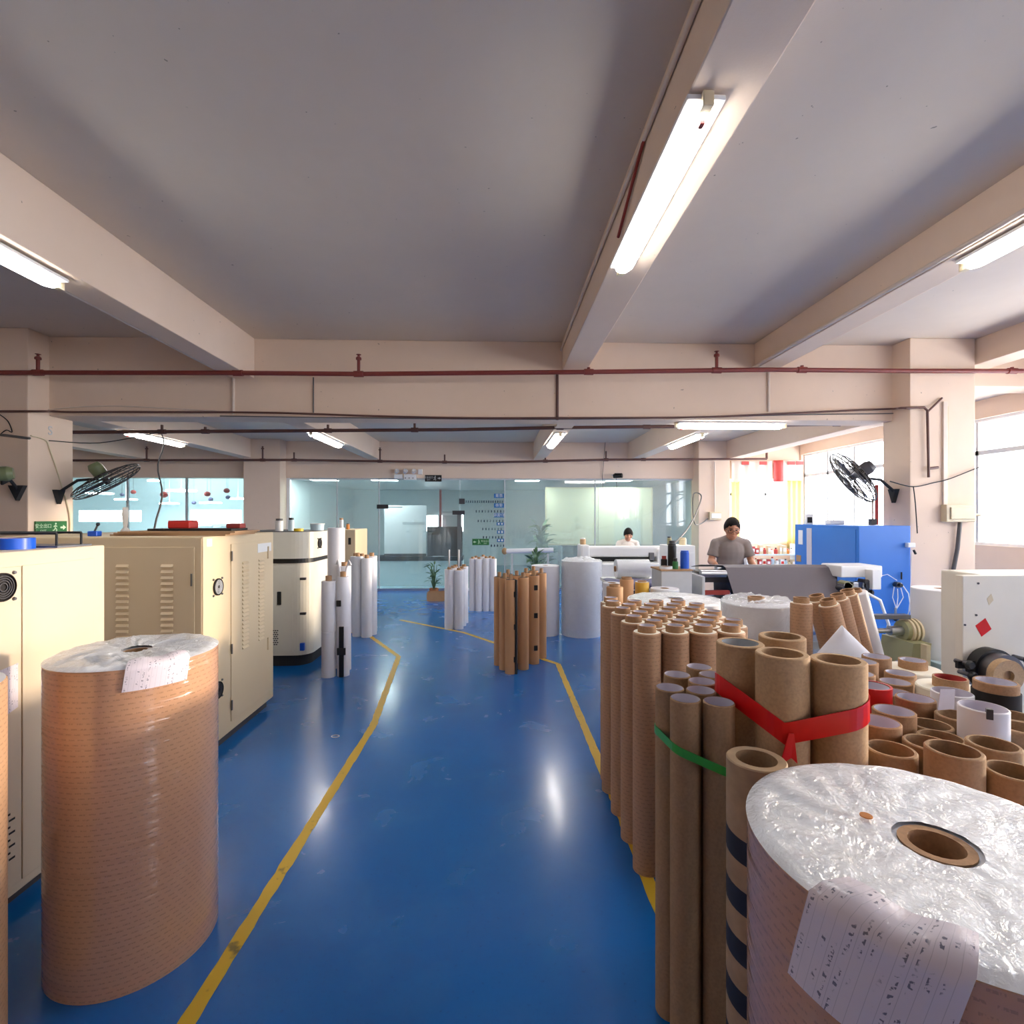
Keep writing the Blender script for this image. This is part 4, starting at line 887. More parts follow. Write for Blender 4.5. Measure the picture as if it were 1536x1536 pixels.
# ------------------------------------------------------------------ people
def remesh_body(m, name, mat, parent, vox=.008, smooth=6):
    o = m.build(name+'_raw', mat); md = o.modifiers.new('r', 'REMESH'); md.mode = 'VOXEL'; md.voxel_size = vox; md.use_smooth_shade = True
    sm = o.modifiers.new('s', 'SMOOTH'); sm.factor = .5; sm.iterations = smooth
    me = bpy.data.meshes.new_from_object(o.evaluated_get(bpy.context.evaluated_depsgraph_get())); bpy.data.objects.remove(o)
    me.name = name; me.materials.clear(); me.materials.append(MATS[mat])
    for p in me.polygons: p.use_smooth = True
    return ob(name, me, parent)
def capsule(m, p0, r0, p1, r1):
    p0, p1 = Vector(p0), Vector(p1); m.sphere(p0, r0, n=12, m=8); m.sphere(p1, r1, n=12, m=8); m.cyl(p0, p1, r0, 12, r1)
def person(label, loc, rz, shirt, scale=1, glasses=False, hair_low=0.0):
    t = thing('person', label, 'person', loc, rz); t.scale = (scale,)*3
    b = MB(); HT = Matrix.Rotation(R(18), 4, 'X')
    hc = Vector((0, -.115, 1.462))
    b.sphere((0, 0, .93), .14, .10, .12); b.sphere((0, -.01, 1.07), .125, .09, .15); b.sphere((0, -.025, 1.22), .14, .10, .15)
    capsule(b, (-.12, -.025, 1.305), .042, (.12, -.025, 1.305), .042); capsule(b, (0, -.03, 1.30), .06, (0, -.085, 1.41), .052)
    b.sphere(hc, .074, .094, .112, HT); b.sphere(hc+HT @ Vector((0, -.035, -.07)), .05, .05, .045, HT)
    capsule(b, hc+HT @ Vector((0, -.092, .01)), .009, hc+HT @ Vector((0, -.108, -.025)), .013)
    b.sphere(hc+HT @ Vector((0, -.082, -.058)), .022, .012, .008, HT)
    for s in (-1, 1):
        b.sphere(hc+HT @ Vector((s*.076, .005, -.005)), .011, .02, .032, HT)
        b.sphere(hc+HT @ Vector((s*.045, -.062, -.02)), .026, .024, .026, HT)
        capsule(b, (s*.085, 0, .9), .082, (s*.10, -.01, .48), .056); capsule(b, (s*.10, -.01, .48), .055, (s*.10, .02, .09), .036); capsule(b, (s*.10, .03, .05), .036, (s*.115, -.15, .032), .03)
        sh, el, wr = Vector((s*.158, -.03, 1.295)), Vector((s*.212, -.055, 1.09)), Vector((s*.195, -.25, 1.075))
        capsule(b, sh, .044, el, .037); capsule(b, el, .04, wr, .026)
        hd = wr+Vector((-s*.008, -.055, -.012)); b.sphere(hd, .036, .045, .016)
        for k in range(4):
            f0 = hd+Vector((s*(-.027+.018*k), -.035, 0)); f1 = f0+Vector((0, -.032+(.006 if k in (0, 3) else 0), -.004)); f2 = f1+Vector((0, -.022, -.014))
            capsule(b, f0, .0085, f1, .008); capsule(b, f1, .008, f2, .007)
        th = hd+Vector((-s*.03, .0, 0)); capsule(b, th, .011, th+Vector((-s*.022, -.03, -.004)), .009); capsule(b, th+Vector((-s*.022, -.03, -.004)), .009, th+Vector((-s*.022, -.052, -.01)), .008)
    remesh_body(b, 'body', 'skin', t)
    g = MB(); e = .016
    g.sphere((0, 0, .95), .145+e, .105+e, .11); g.sphere((0, -.01, 1.07), .134+e, .095+e, .16); g.sphere((0, -.025, 1.2), .142+e, .10+e, .16); capsule(g, (-.12, -.025, 1.30), .042+e, (.12, -.025, 1.30), .042+e)
    capsule(g, (0, -.03, 1.31), .072, (0, -.045, 1.345), .066)
    for s in (-1, 1): capsule(g, (s*.03, -.04, 1.335), .056, (s*.15, -.03, 1.292), .05)
    for s in (-1, 1):
        sh, el = Vector((s*.158, -.03, 1.29)), Vector((s*.212, -.055, 1.09)); capsule(g, sh, .042+e, sh.lerp(el, .5), .04+e); g.cyl(sh.lerp(el, .4), sh.lerp(el, .72), .042+e, 16, .046+e)
    remesh_body(g, 'shirt', shirt, t, .009, 4)
    g = MB(); g.sphere((0, 0, .92), .158, .113, .12)
    for s in (-1, 1): capsule(g, (s*.085, 0, .88), .094, (s*.10, -.01, .48), .07); capsule(g, (s*.10, -.01, .48), .07, (s*.10, .02, .12), .058)
    remesh_body(g, 'trousers', 'trousers', t, .01, 3)
    g = MB()
    for s in (-1, 1): capsule(g, (s*.10, .035, .045), .045, (s*.115, -.16, .035), .035)
    remesh_body(g, 'shoes', 'black', t, .01, 2)
    # hair cap: hairline high in front, low behind
    vs = []; fs = []; n, m_ = 28, 9
    for i in range(m_+1):
        for k in range(n):
            a = 2*PI*k/n; fr = .5-.5*math.sin(a)          # 1 at the front (-y)
            lim = R(120)-R(64)*fr**1.6+.07*math.sin(k*2.7)+.04*math.sin(k*5.1)+R(14)*hair_low*fr; p = lim*i/m_; w = 1.0+.15*(1-.25*fr)*(1 if i < m_-1 else (.8 if i < m_ else .4))+.012*math.sin(k*3.3+i*2.1)
            vs.append(hc+HT @ Vector((.078*w*math.sin(p)*math.cos(a), .098*w*math.sin(p)*math.sin(a), .114*w*math.cos(p))))
    for i in range(m_):
        for k in range(n): j = (k+1) % n; fs.append((i*n+k, i*n+j, (i+1)*n+j, (i+1)*n+k))
    MB().add(vs, fs, True).build('hair', 'hair', t)
    for s in (-1, 1):
        MB().sphere(hc+HT @ Vector((s*.03, -.086, .008)), .009, .006, .005).build('eye', 'hair', t); MB().tube([hc+HT @ Vector((s*.014, -.094, .027)), hc+HT @ Vector((s*.03, -.094, .031)), hc+HT @ Vector((s*.046, -.086, .027))], .0035).build('eyebrow', 'hair', t)
    if glasses:
        q = MB()
        for s in (-1, 1):
            q.tube([hc+HT @ Vector((s*.034+.026*math.cos(a*PI/8), -.108, .004+.02*math.sin(a*PI/8))) for a in range(16)], .0025, 5, True); q.tube([hc+HT @ Vector((s*.06, -.106, .008)), hc+HT @ Vector((s*.082, -.01, .01))], .0025, 5)
        q.tube([hc+HT @ Vector((-.01, -.11, .008)), hc+HT @ Vector((.01, -.11, .008))], .0025, 5); q.build('spectacles', 'dark_grey', t)
    return t
person('person in a grey T-shirt and glasses bending over the slitting machine', (X(1095, 5.72), 5.72, 0), R(-14), 'shirt_grey', 1.0, True)
person('person in a white T-shirt looking down behind the white plotter', (X(941, 8.55), 8.55, 0), R(-6), 'shirt_white', .885, False, 1)

# ------------------------------------------------------------------ fans
def fan(label, ctr, nrm, r, mount, motor='dark_grey'):
    t = thing('wall_fan', label, 'fan'); nrm = Vector(nrm).normalized(); M = Matrix.Translation(ctr) @ nrm.to_track_quat('Z', 'Y').to_matrix().to_4x4()
    m = MB(); P = lambda rr, z, a: M @ Vector((rr*math.cos(a), rr*math.sin(a), z))
    prof = lambda q, s: s*(.015+.075*math.sqrt(max(0, 1-q*q)))
    for s in (-1, 1):
        for q in (.28, .52, .76, 1.0): m.tube([P(r*q, prof(q, s), 2*PI*k/40) for k in range(40)], .006, 5, True)
        for k in range(28): a = 2*PI*k/28; m.tube([P(r*q, prof(q, s), a) for q in (.12, .4, .65, .85, .96, 1.0)], .0035, 4)
    m.build('cage', 'wire_dark', t); MB().lathe([(0, .095), (r*.13, .09), (r*.13, .08), (0, .08)], 20, M).build('badge', 'wire_dark', t)
    b = MB()
    for k in range(3):
        a0 = 2*PI*k/3; vs = []; fs = []
        for i in range(6):
            q = .12+.76*i/5; w = .28+.42*math.sin(PI*min(1, q))
            for j in range(4): a = a0+(j/3-.5)*w*1.6; vs.append(P(r*q, .03*(j/3-.5)*(1.3-q), a))
        for i in range(5):
            for j in range(3): c_ = i*4+j; fs.append((c_, c_+1, c_+5, c_+4))
        o = MB().add(vs, fs, True).build('blade', 'steel_dark', t); o.modifiers.new('thick', 'SOLIDIFY').thickness = .003
    MB().lathe([(0, .03), (.03, .03), (.035, -.04), (.0, -.04)], 18, M).build('hub', 'wire_dark', t)
    MB().lathe([(0, -.06), (.05, -.06), (.072, -.09), (.075, -.19), (.055, -.235), (0, -.24)], 24, M).build('motor', motor, t)
    base = M @ Vector((0, 0, -.15)); mt = Vector(mount)
    mid = base.lerp(mt, .5)+Vector((0, 0, .03)); MB().tube([base+Vector((0, 0, -.03)), base+Vector((0, 0, -.1)), mid, mt.lerp(mid, .25)+Vector((0, 0, .02)), mt], .016, 8).build('arm', 'rubber', t)
    return t
mt = Vector((COLR_X0-.004, 5.8, Z(742, 5.8)))
f = fan('wall fan with its edge to the aisle on the column by the blue cabinet', at(1279, 716, 5.75), (-.75, .31, -.59), .34, mt)
MB().plate([mt+Vector((0, -.06, .07)), mt+Vector((0, .06, .07)), mt+Vector((0, .0, -.09))], .05, (-1, 0, 0)).build('bracket', 'rubber', f)
mt = Vector((COLL_X+.004, 5.95, Z(745, 5.95)))
f = fan('wall fan with green motor facing the office window', at(160, 722, 6.15), (.42, .30, -.80), .37, mt, 'fan_green')
MB().plate([mt+Vector((0, -.06, .07)), mt+Vector((0, .06, .07)), mt+Vector((0, .0, -.09))], .05, (1, 0, 0)).build('bracket', 'rubber', f)
mt = Vector((X(29, 5.59), 5.596, Z(738, 5.596)))
f = fan('wall fan cut by the frame on the front of the column above the cream cabinet', at(-28, 712, 5.25), (-.75, -.5, -.1), .33, mt+Vector((0, -.03, 0)), 'fan_green')
MB().plate([mt+Vector((-.08, 0, .06)), mt+Vector((.08, 0, .06)), mt+Vector((.0, 0, -.1))], .05, (0, -1, 0)).build('bracket', 'rubber', f)

# ------------------------------------------------------------------ pipes, conduits, cables
def sprinkler_pipe(label, pts, r, heads, Y, mat='pipe_red', hh=.14):
    t = thing('sprinkler_pipe', label, 'pipe'); MB().tube(pts, r, 10).build('main_pipe', mat, t)
    for px, full in heads:
        x = X(px, Y)
        z = min(zip(pts, pts[1:]), key=lambda ab: 0 if ab[0][0] <= x <= ab[1][0] else 9); a, b = z; q = (x-a[0])/(b[0]-a[0]); zz = a[2]+(b[2]-a[2])*q
        h = MB().cyl((x, Y, zz), (x, Y, zz+hh*full), r*.7, 10).build('riser', mat, t); MB().cyl((x-r*2, Y, zz), (x+r*2, Y, zz), r*1.35, 12).build('tee', mat, t)
        if full >= 1: MB().lathe([(0, 0), (r*1.2, 0), (r*1.2, .02), (r*.5, .035), (r*.5, .05), (r*1.1, .055), (0, .06)], 12, Matrix.Translation((x, Y, zz+hh*full))).build('sprinkler_head', mat, t)
    return t
p1 = [(X(px, 5.56), 5.56, Z(py, 5.56)) for px, py in ((-80, 566), (357, 563), (538, 563), (880, 557), (1155, 551), (1360, 551), (1600, 549))]
sprinkler_pipe('red sprinkler pipe running before the near girder', p1, .025, [(57, 1), (357, 1.6), (538, 1.1), (883, .35), (1075, 1.1), (1203, .35), (1518, .3)], 5.56)
p2 = [(X(px, 7.0), 7.0, Z(py, 7.0)) for px, py in ((80, 652), (440, 648), (680, 645), (840, 641), (1090, 637), (1320, 632))]
sprinkler_pipe('dark sprinkler pipe across the middle of the rear bay', p2, .024, [(243, .9), (308, .6), (492, .8), (622, .9), (840, .5), (970, .6), (1255, .5)], 7.0, 'pipe_dark', .1)
p3 = [(X(px, 10.5), 10.5, Z(py, 10.5)) for px, py in ((80, 693), (430, 691), (620, 693), (720, 694), (910, 689), (1150, 687))]
sprinkler_pipe('sprinkler pipe close to the far girder over the lobby glass', p3, .024, [(220, 1), (394, 1), (441, .7), (570, 1), (667, .7), (818, .3), (909, .8), (965, .4)], 10.5, 'pipe_dark', .22)
MB().tube([(p3[-1][0], 10.5, p3[-1][2]), (p3[-1][0], 10.5, p3[-1][2]+.26)], .024, 8).build('end_riser', 'pipe_dark', [o for o in bpy.data.objects if o.get('label', '').startswith('sprinkler pipe close')][0])
def cable(label, pts, r, mat='cable_grey', name='cable', cat='cable', sub=6):
    P = [Vector(p) for p in pts]; Q = []
    for i in range(len(P)-1):
        a, b, c_, d = P[max(i-1, 0)], P[i], P[i+1], P[min(i+2, len(P)-1)]
        for k in range(sub):
            s = k/sub; Q.append(.5*((2*b)+(c_-a)*s+(2*a-5*b+4*c_-d)*s*s+(3*b-a-3*c_+d)*s**3))
    return tag(MB().tube(Q+[P[-1]], r, 6).build(name, mat), label, cat)
gf = 5.845
cable('dark cable conduit along the lower edge of the near girder', [at(-60, 617, 5.57), at(40, 617, 5.57), at(66, 617, 5.6), at(78, 617, 5.78)]+[at(px, py, gf-.025) for px, py in ((110, 618), (200, 618), (400, 619), (560, 624), (700, 627), (840, 627), (1040, 626), (1160, 621), (1290, 615), (1340, 613))]+[at(1350, 612, 5.6), at(1362, 612, 5.565)], .012, 'pipe_dark')
cable('thin looped wire above the cable conduit of the near girder', [at(px, py, gf) for px, py in ((60, 616), (110, 611), (170, 609), (240, 612), (330, 617))], .006, 'conduit')
cable('second thin wire under the cable conduit of the near girder', [at(px, py, gf) for px, py in ((330, 624), (560, 627), (800, 629), (1000, 627), (1200, 622), (1360, 620))], .006, 'cable_grey')
cf = 5.585
pd = thing('drop_conduit', 'dark conduit dropping down the column face to a cut end', 'conduit'); MB().tube([at(1358, 612, cf-.02), at(1386, 611, cf-.02), at(1391, 616, cf-.02), at(1392, 660, cf-.02), at(1393, 716, cf-.02)], .014, 8).build('conduit_run', 'pipe_dark', pd); MB().tube([at(1392, 617, cf-.02), at(1413, 597, cf)], .011, 8).build('side_branch', 'pipe_dark', pd); MB().tube([at(1393, 703, cf-.02), at(1407, 701, cf)], .014, 8).build('stub', 'pipe_dark', pd)
cable('black wire strung across the column by the blue cabinet', [at(1335, 722, cf-.03), at(1369, 730, cf-.02), at(1401, 724, cf-.02), at(1425, 718, cf-.02), at(1468, 701, cf-.01)], .006, 'rubber')
cable('wire dropping along the edge of the column to the blue cabinet', [at(1370, 730, cf-.02), at(1373, 755, cf-.02), at(1376, 800, cf-.02)], .006, 'rubber')
jb = thing('junction_box', 'ivory junction box on the column right of the blue cabinet', 'junction box')
p, q = at(1411, 783, cf+.012), at(1455, 757, cf+.012); bx('box_body', 'ivory_plastic', jb, p.x, q.x, 5.52, 5.60, p.z, q.z, bev=.01); bx('lid', 'ivory_plastic', jb, p.x+.04, q.x-.02, 5.505, 5.52, p.z+.03, q.z-.03, bev=.008); MB().cyl((q.x-.02, 5.55, p.z+.08), (q.x+.07, 5.55, p.z+.08), .015, 10).build('gland', 'ivory_plastic', jb)
MB().tube([(q.x-.15, 5.56, p.z), (q.x-.17, 5.57, p.z-.3), (q.x-.25, 5.58, p.z-.75)], .02, 8).build('lower_hose', 'cable_grey', jb)
tk = thing('cable_trunking', 'pale trunking running down the column to the ivory junction box', 'trunking')
p = at(1415, 603, cf+.01); bx('cover_strip', 'conduit', tk, p.x-.012, p.x+.035, 5.578, 5.60, q.z, p.z, bev=.004); bx('dark_conduit', 'ivory_plastic', tk, p.x+.04, p.x+.052, 5.585, 5.60, q.z, p.z-.05)
# vertical conduits on the near girder
for i, (px, py0, py1, l) in enumerate(((350, 566, 622, 'white conduit down the girder above the kraft-coloured cabinet'), (470, 566, 619, 'thin grey conduit down the girder left of the middle sprinkler'), (836, 556, 630, 'dark conduit down the girder under the middle beam'), (1153, 553, 618, 'grey conduit down the girder towards the window wall'))):
    a, b = at(px, py0, GY-.008), at(px, py1, GY-.008); tag(MB().tube([a, b], .016 if i != 1 else .008, 8).build('wall_conduit', ('conduit', 'cable_grey', 'pipe_dark', 'conduit')[i]), l, 'conduit')
cc = thing('beam_conduit', 'pale conduit along the side of the middle beam with a slanting brown branch', 'conduit'); MB().tube([(.745, -1, 3.5), (.745, GY-.02, 3.5)], .012, 8).build('conduit_run', 'conduit', cc)
a = (.745, 2.55, 3.5); MB().tube([a, (.745, 3.1, 3.3)], .009, 6).build('branch', 'red_dark', cc)
tag(MB().tube([(-2.985, 3.42, 3.17), (-2.985, GY-.02, 3.17)], .02, 8).build('beam_conduit', 'conduit'), 'pale conduit along the lower edge of the beam above the cream cabinets', 'conduit')
tag(MB().tube([(2.98, -1, 3.32), (2.98, GY-.02, 3.32)], .018, 8).build('beam_conduit', 'conduit'), 'grey conduit along the lower edge of the beam towards the windows', 'conduit')
# cables at the column above the cream cabinet
lf = 5.585
cable('bundle of cables sagging across the front of the column above the cream cabinet', [at(-40, 648, lf), at(0, 652, lf), at(40, 657, lf), at(44, 657, lf)], .014, 'cable_grey')
cable('thin loop of wire hanging on the column above the cream cabinet', [at(0, 622, lf), at(12, 632, lf), at(18, 648, lf-.02), at(10, 645, lf), at(2, 650, lf)], .005, 'rubber')
sf = COLL_X+.012
def cs(py, Y): return (sf, Y, Z(py, Y))
cable('brown wire running down the lit side of the column to the exit sign', [(sf, 5.62, Z(657, 5.62)), (sf, 5.8, Z(664, 5.8)), (sf, 5.86, Z(680, 5.86)), (sf, 5.98, Z(720, 5.98)), (sf, 6.11, Z(770, 6.11)), (sf, 6.12, Z(806, 6.12))], .007, 'ivory_plastic')
cable('dark wire stretched from the column to the green-motor fan and the power cord', [(sf, 5.84, Z(664, 5.84)), (sf+.5, 5.9, Z(667, 5.9)), at(240, 648, 5.5)], .005, 'rubber')
mk = text('column_mark', 'S', .14, 'panel_grey', None, (COLL_X+.002, 5.87, Z(650, 5.87)), (PI/2, 0, PI/2)); tag(mk, 'grey mark painted high on the lit side of the column', 'mark')
# far column cables and box
jb = thing('junction_box', 'small ivory junction box on the far column behind the person in grey', 'junction box'); p, q = at(1062, 780, 10.65), at(1080, 768, 10.65); bx('box_body', 'ivory_plastic', jb, p.x, q.x, 10.56, 10.65, p.z, q.z, bev=.01); bx('lid', 'panel_white', jb, p.x+.04, q.x-.02, 10.55, 10.56, p.z+.04, q.z-.03); MB().tube([((p.x+q.x)/2, 10.62, q.z), ((p.x+q.x)/2, 10.62, Z(692, 10.65))], .014, 8).build('feed_conduit', 'conduit', jb)
cable('black cable looping from the far column to the white sideboard', [at(1062, 778, 10.6), at(1050, 786, 10.3), at(1041, 782, 10), at(1040, 742, 10.5), at(1052, 744, 10.5), at(1044, 770, 9.5), at(1030, 795, 8.5), at(1012, 815, 7.5)], .012, 'cable_grey')

# ------------------------------------------------------------------ signs and fittings
def exit_sign(label, loc, rz, w, h, arrow, back='green_sign', fg='sign_light'):
    t = thing('exit_sign', label, 'sign', loc, rz)
    bx('sign_board', back, t, -w/2, w/2, 0, .02, -h/2, h/2, bev=.004)
    y = -.0015; sx = 1 if arrow == 'right' else -1
    text('lettering', '\u5b89\u5168\u51fa\u53e3', h*.36, fg, t, (-sx*w*.28, y, h*.12)); text('lettering', 'EXIT', h*.26, fg, t, (-sx*w*.28, y, -h*.24))
    ax = sx*w*.36; MB().plate([(ax-sx*.09*w, y, h*.07), (ax, y, h*.07), (ax, y, h*.2), (ax+sx*.1*w, y, 0), (ax, y, -h*.2), (ax, y, -h*.07), (ax-sx*.09*w, y, -h*.07)], .001).build('arrow', fg, t)
    m = MB(); s = h*.42; px = sx*w*.1
    m.lathe([(0, 0), (s*.17, 0), (s*.17, .001), (0, .001)], 14, Matrix.Translation((px+sx*s*.12, y+.001, s*.72)) @ Matrix.Rotation(PI/2, 4, 'X'))
    for a, b in (((0, .5), (.0, -.05)), ((0, .4), (.4, .2)), ((0, .4), (-.35, .15)), ((0, -.05), (.35, -.4)), ((.35, -.4), (.2, -.8)), ((0, -.05), (-.2, -.45)), ((-.2, -.45), (-.55, -.5))):
        A, B = Vector((px+sx*a[0]*s, y, a[1]*s)), Vector((px+sx*b[0]*s, y, b[1]*s)); d = (B-A).normalized(); n_ = Vector((-d.z, 0, d.x))*s*.085; m.plate([A+n_, B+n_, B-n_, A-n_], .001)
    m.build('running_figure', fg, t); return t
exit_sign('green exit sign with right arrow on the column above the cream cabinet', (COLL_X+.022, 5.87, Z(791, 5.87)), PI/2, .40, .145, 'right')
p = at(721, 813, BY); exit_sign('green exit sign with left arrow on the lobby glass', (p.x, BY+.012, p.z), 0, .36, .135, 'left')
p = at(650, 717.5, BY-.06); exit_sign('dark unlit exit sign on the far girder over the lobby door', (p.x, BY-.072, p.z), 0, .35, .14, 'right', 'sign_black', 'panel_grey')
t = thing('emergency_light', 'white twin-lamp emergency light unit on the far girder', 'light'); p = at(616, 716, BY-.06)
bx('battery_box', 'panel_white', t, p.x-.13, p.x+.12, BY-.13, BY-.05, p.z-.06, p.z+.06, bev=.008); bx('side_box', 'panel_white', t, p.x-.34, p.x-.17, BY-.11, BY-.05, p.z-.03, p.z+.06, bev=.008); bx('wall_socket', 'panel_white', t, p.x+.16, p.x+.25, BY-.09, BY-.05, p.z+.06, p.z+.17, bev=.006)
for dx in (-.3, -.12, .06): MB().lathe([(0, 0), (.035, 0), (.05, .07), (.045, .08), (0, .06)], 16, Matrix.Translation((p.x+dx, BY-.1, p.z+.1)) @ Matrix.Rotation(R(60), 4, 'X') @ Matrix.Rotation(R(25), 4, 'Y')).build('lamp_head', 'panel_white', t)
for dx in (-.1, -.02, .06): bx('button', 'dark_grey', t, p.x+dx-.01, p.x+dx+.01, BY-.134, BY-.13, p.z-.03, p.z-.01)
t = thing('security_camera', 'black bullet security camera under the far girder over the cream board', 'camera'); p = at(925, 714, BY-.2)
MB().cyl(p+Vector((-.06, .02, .0)), p+Vector((.1, -.08, -.0)), .045, 16).build('camera_body', 'black', t); bx('sun_hood', 'black', t, p.x-.05, p.x+.1, p.y-.06, p.y+.0, p.z+.045, p.z+.055); MB().tube([p, p+Vector((-.06, .14, .03)), p+Vector((-.06, .155, .03))], .014, 8).build('mount', 'panel_white', t); MB().tube([p+Vector((0, .05, -.03)), p+Vector((.02, .06, -.3)), p+Vector((-.15, .08, -.4)), p+Vector((-.27, .1, -.25)), p+Vector((-.28, .12, .0)), p+Vector((-.2, .14, .9))], .006, 6).build('camera_cable', 'cable_grey', t)
# lettering on the lobby glass, read from the lobby side
t = thing('glass_lettering', 'blue title blocks and grey text lines stuck on the lobby glass', 'lettering')
gy = BY+.03
rows = [(740.5, 747, 741, 756, '\u613f\u666f', 691), (755, 761.5, 741, 756, '\u4f7f\u547d', 713), (769.5, 776, 741, 756, '\u4ef7\u503c\u89c2', 716), (783.5, 788, 745, 756, None, 723), (795.5, 800.5, 745.5, 756, None, 724), (808, 813, 745.5, 756, None, 736)]
rnd = random.Random(2)
for y0, y1, x0, x1, tx, tx0 in rows:
    a, b = at(x0, y1, gy), at(x1, y0, gy); o = bx('title_block', 'sign_blue', t, a.x, b.x, gy, gy+.004, a.z, b.z)
    if tx: text('title', tx, (b.z-a.z)*.85, 'panel_white', o, ((a.x+b.x)/2, gy-.001, (a.z+b.z)/2), mirror=True)
    else:
        for k in (.28, .72): bx('title_glyph', 'panel_white', o, a.x+(b.x-a.x)*k-.02, a.x+(b.x-a.x)*k+.02, gy-.002, gy, a.z+.015, b.z-.015)
    zl = at(x0, y1+5.5, gy).z; m = MB(); px = tx0
    while px < 755:
        a = at(px, y1+5.5, gy); w_ = .022
        m.box(a.x, a.x+w_*1.3, gy, gy+.003, zl-.02, zl-.012); m.box(a.x, a.x+w_*1.3, gy, gy+.003, zl+.006, zl+.013); m.box(a.x+w_*rnd.uniform(.1, .9), a.x+w_*rnd.uniform(.9, 1.2)+.004, gy, gy+.003, zl-.024, zl+.024); px += 3.4 if y0 < 750 else 4.6
    m.build('text_line', 'ink', t)['kind'] = 'stuff'

# ------------------------------------------------------------------ lobby and office behind the glass
t = thing('cream_board', 'large cream double panel hung behind the lobby glass', 'board'); yb = 11.9
a, b = at(820, 816, yb), at(977, 733, yb); mx = X(897, yb)
for x0, x1 in ((a.x, mx-.005), (mx+.005, b.x)): bx('panel', 'board_cream', t, x0, x1, yb, yb+.03, a.z, b.z, bev=.004)
for x0, x1, z0, z1 in ((a.x-.03, b.x+.03, b.z, b.z+.03), (a.x-.03, b.x+.03, a.z-.03, a.z), (a.x-.03, a.x, a.z, b.z), (b.x, b.x+.03, a.z, b.z)): bx('frame', 'ivory_plastic', t, x0, x1, yb-.01, yb+.03, z0, z1)
for x in (a.x+.3, b.x-.3): bx('stand_leg', 'panel_grey', t, x-.03, x+.03, yb, yb+.05, 0, a.z-.03)
t = thing('grey_bench', 'dark grey low cabinet under the cream board', 'cabinet'); a = at(843, 824, yb); bx('body', 'door_grey', t, a.x, X(925, yb), yb-.35, yb-.06, 0, a.z+.08, bev=.01); bx('top', 'dark_grey', t, a.x-.02, X(925, yb)+.02, yb-.37, yb-.05, a.z+.08, a.z+.1)
t = thing('reception_desk', 'white reception desk with black stone upper panel in the lobby', 'desk'); yd = 11.75
a, b = X(545, yd), X(694, yd); zt = Z(841, yd)
bx('front_panel', 'lobby_wall', t, a, b, yd, yd+.5, 0, zt, bev=.01); bx('black_band', 'sign_black', t, a, b, yd-.02, yd+.52, zt, zt+.1, bev=.006); bx('stone_panel', 'stone_black', t, X(640, yd), X(693, yd), yd+.06, yd+.16, zt+.1, Z(790, yd), bev=.004)
pl_ = bx('name_plate', 'panel_white', t, X(649, yd), X(666, yd), yd-.006, yd+.06, Z(840, yd), Z(834, yd))
for k in range(3): bx('plate_glyph', 'ink', pl_, X(652.5+4*k, yd), X(655+4*k, yd), yd-.009, yd-.006, Z(838.6, yd), Z(835.6, yd))
t = thing('white_screen', 'white panelled screen standing on the reception desk', 'screen'); bx('panel', 'panel_white', t, X(575, yd), X(638.5, yd), yd+.1, yd+.16, zt+.1, Z(758, yd), bev=.005); bx('top_slot', 'panel_grey', t, X(603, yd), X(636, yd), yd+.092, yd+.1, Z(787, yd), Z(783, yd)); bx('skirting', 'dark_grey', t, X(575, yd), X(638.5, yd), yd+.095, yd+.1, zt+.1, zt+.16)
pr = thing('red_pillar', 'thin red pillar against the lobby back window', 'pillar'); bx('post', 'red_dec', pr, X(659, 16.3), X(662, 16.3), 16.3, 16.4, 0, 2.44); bx('white_edge', 'panel_white', pr, X(657, 16.3), X(659, 16.3), 16.3, 16.4, 0, 2.44)
bl = thing('window_blind', 'pale grey blind on the lobby back window', 'blind'); bx('blind_sheet', 'panel_grey', bl, X(663, 16.5), X(690, 16.5), 16.585, 16.6, .8, 1.75); bx('head_box', 'panel_white', bl, X(638, 16.5), X(692, 16.5), 16.54, 16.6, 1.62, 1.7)
def plant(label, x, y, h, n, seed, pot=.16, z=0):
    r_ = random.Random(seed); t = thing('potted_plant', label, 'plant', (x, y, z)); MB().lathe([(0, 0), (pot*.6, 0), (pot*.8, pot*1.4), (pot*.72, pot*1.4), (pot*.7, pot*1.2), (0, pot*1.2)], 20).build('pot', 'pot', t)
    lm = cached('leaf', lambda: MB().add([(0, 0, 0), (-.16, .35, .06), (.16, .35, .06), (-.12, .7, .02), (.12, .7, .02), (0, 1, -.12), (0, .35, .02), (0, .7, -.02)], [(0, 6, 1), (0, 2, 6), (1, 6, 7, 3), (6, 2, 4, 7), (3, 7, 5), (7, 4, 5)], True).mesh('leaf', 'leaf'))
    m = MB()
    for k in range(n):
        a = r_.uniform(0, 6.28); zz = pot*1.2+(h-pot*1.4)*r_.uniform(.25, 1); q = r_.uniform(.0, .10); m.tube([(0, 0, pot), (q*math.cos(a), q*math.sin(a), zz)], .006, 5)
        o = ob('leaf', lm, t, (q*math.cos(a), q*math.sin(a), zz)); s = h*r_.uniform(.14, .26); o.scale = (s, s, s); o.rotation_euler = (r_.uniform(-.2, 1.0), r_.uniform(-.4, .4), a-PI/2)
    m.build('stems', 'leaf', t); return t
plant('bushy potted plant behind the lobby glass by the cream board', X(812, 11.45), 11.45, 1.42, 60, 1, .17)
plant('low potted plant beside the long white tube rack', X(803, 9.95), 9.95, .9, 44, 5, .14)
plant('small potted plant at the foot of the reception desk', X(651, 10.2), 10.2, .66, 34, 9, .12)
plant('pale potted plant on the white sideboard', sx0-.12, 7.55, .55, 14, 12, .07, 0) if False else None
cb = thing('cardboard_carton', 'small open brown carton on the floor at the lobby glass', 'carton', (X(655, 9.75), 9.75, 0)); 
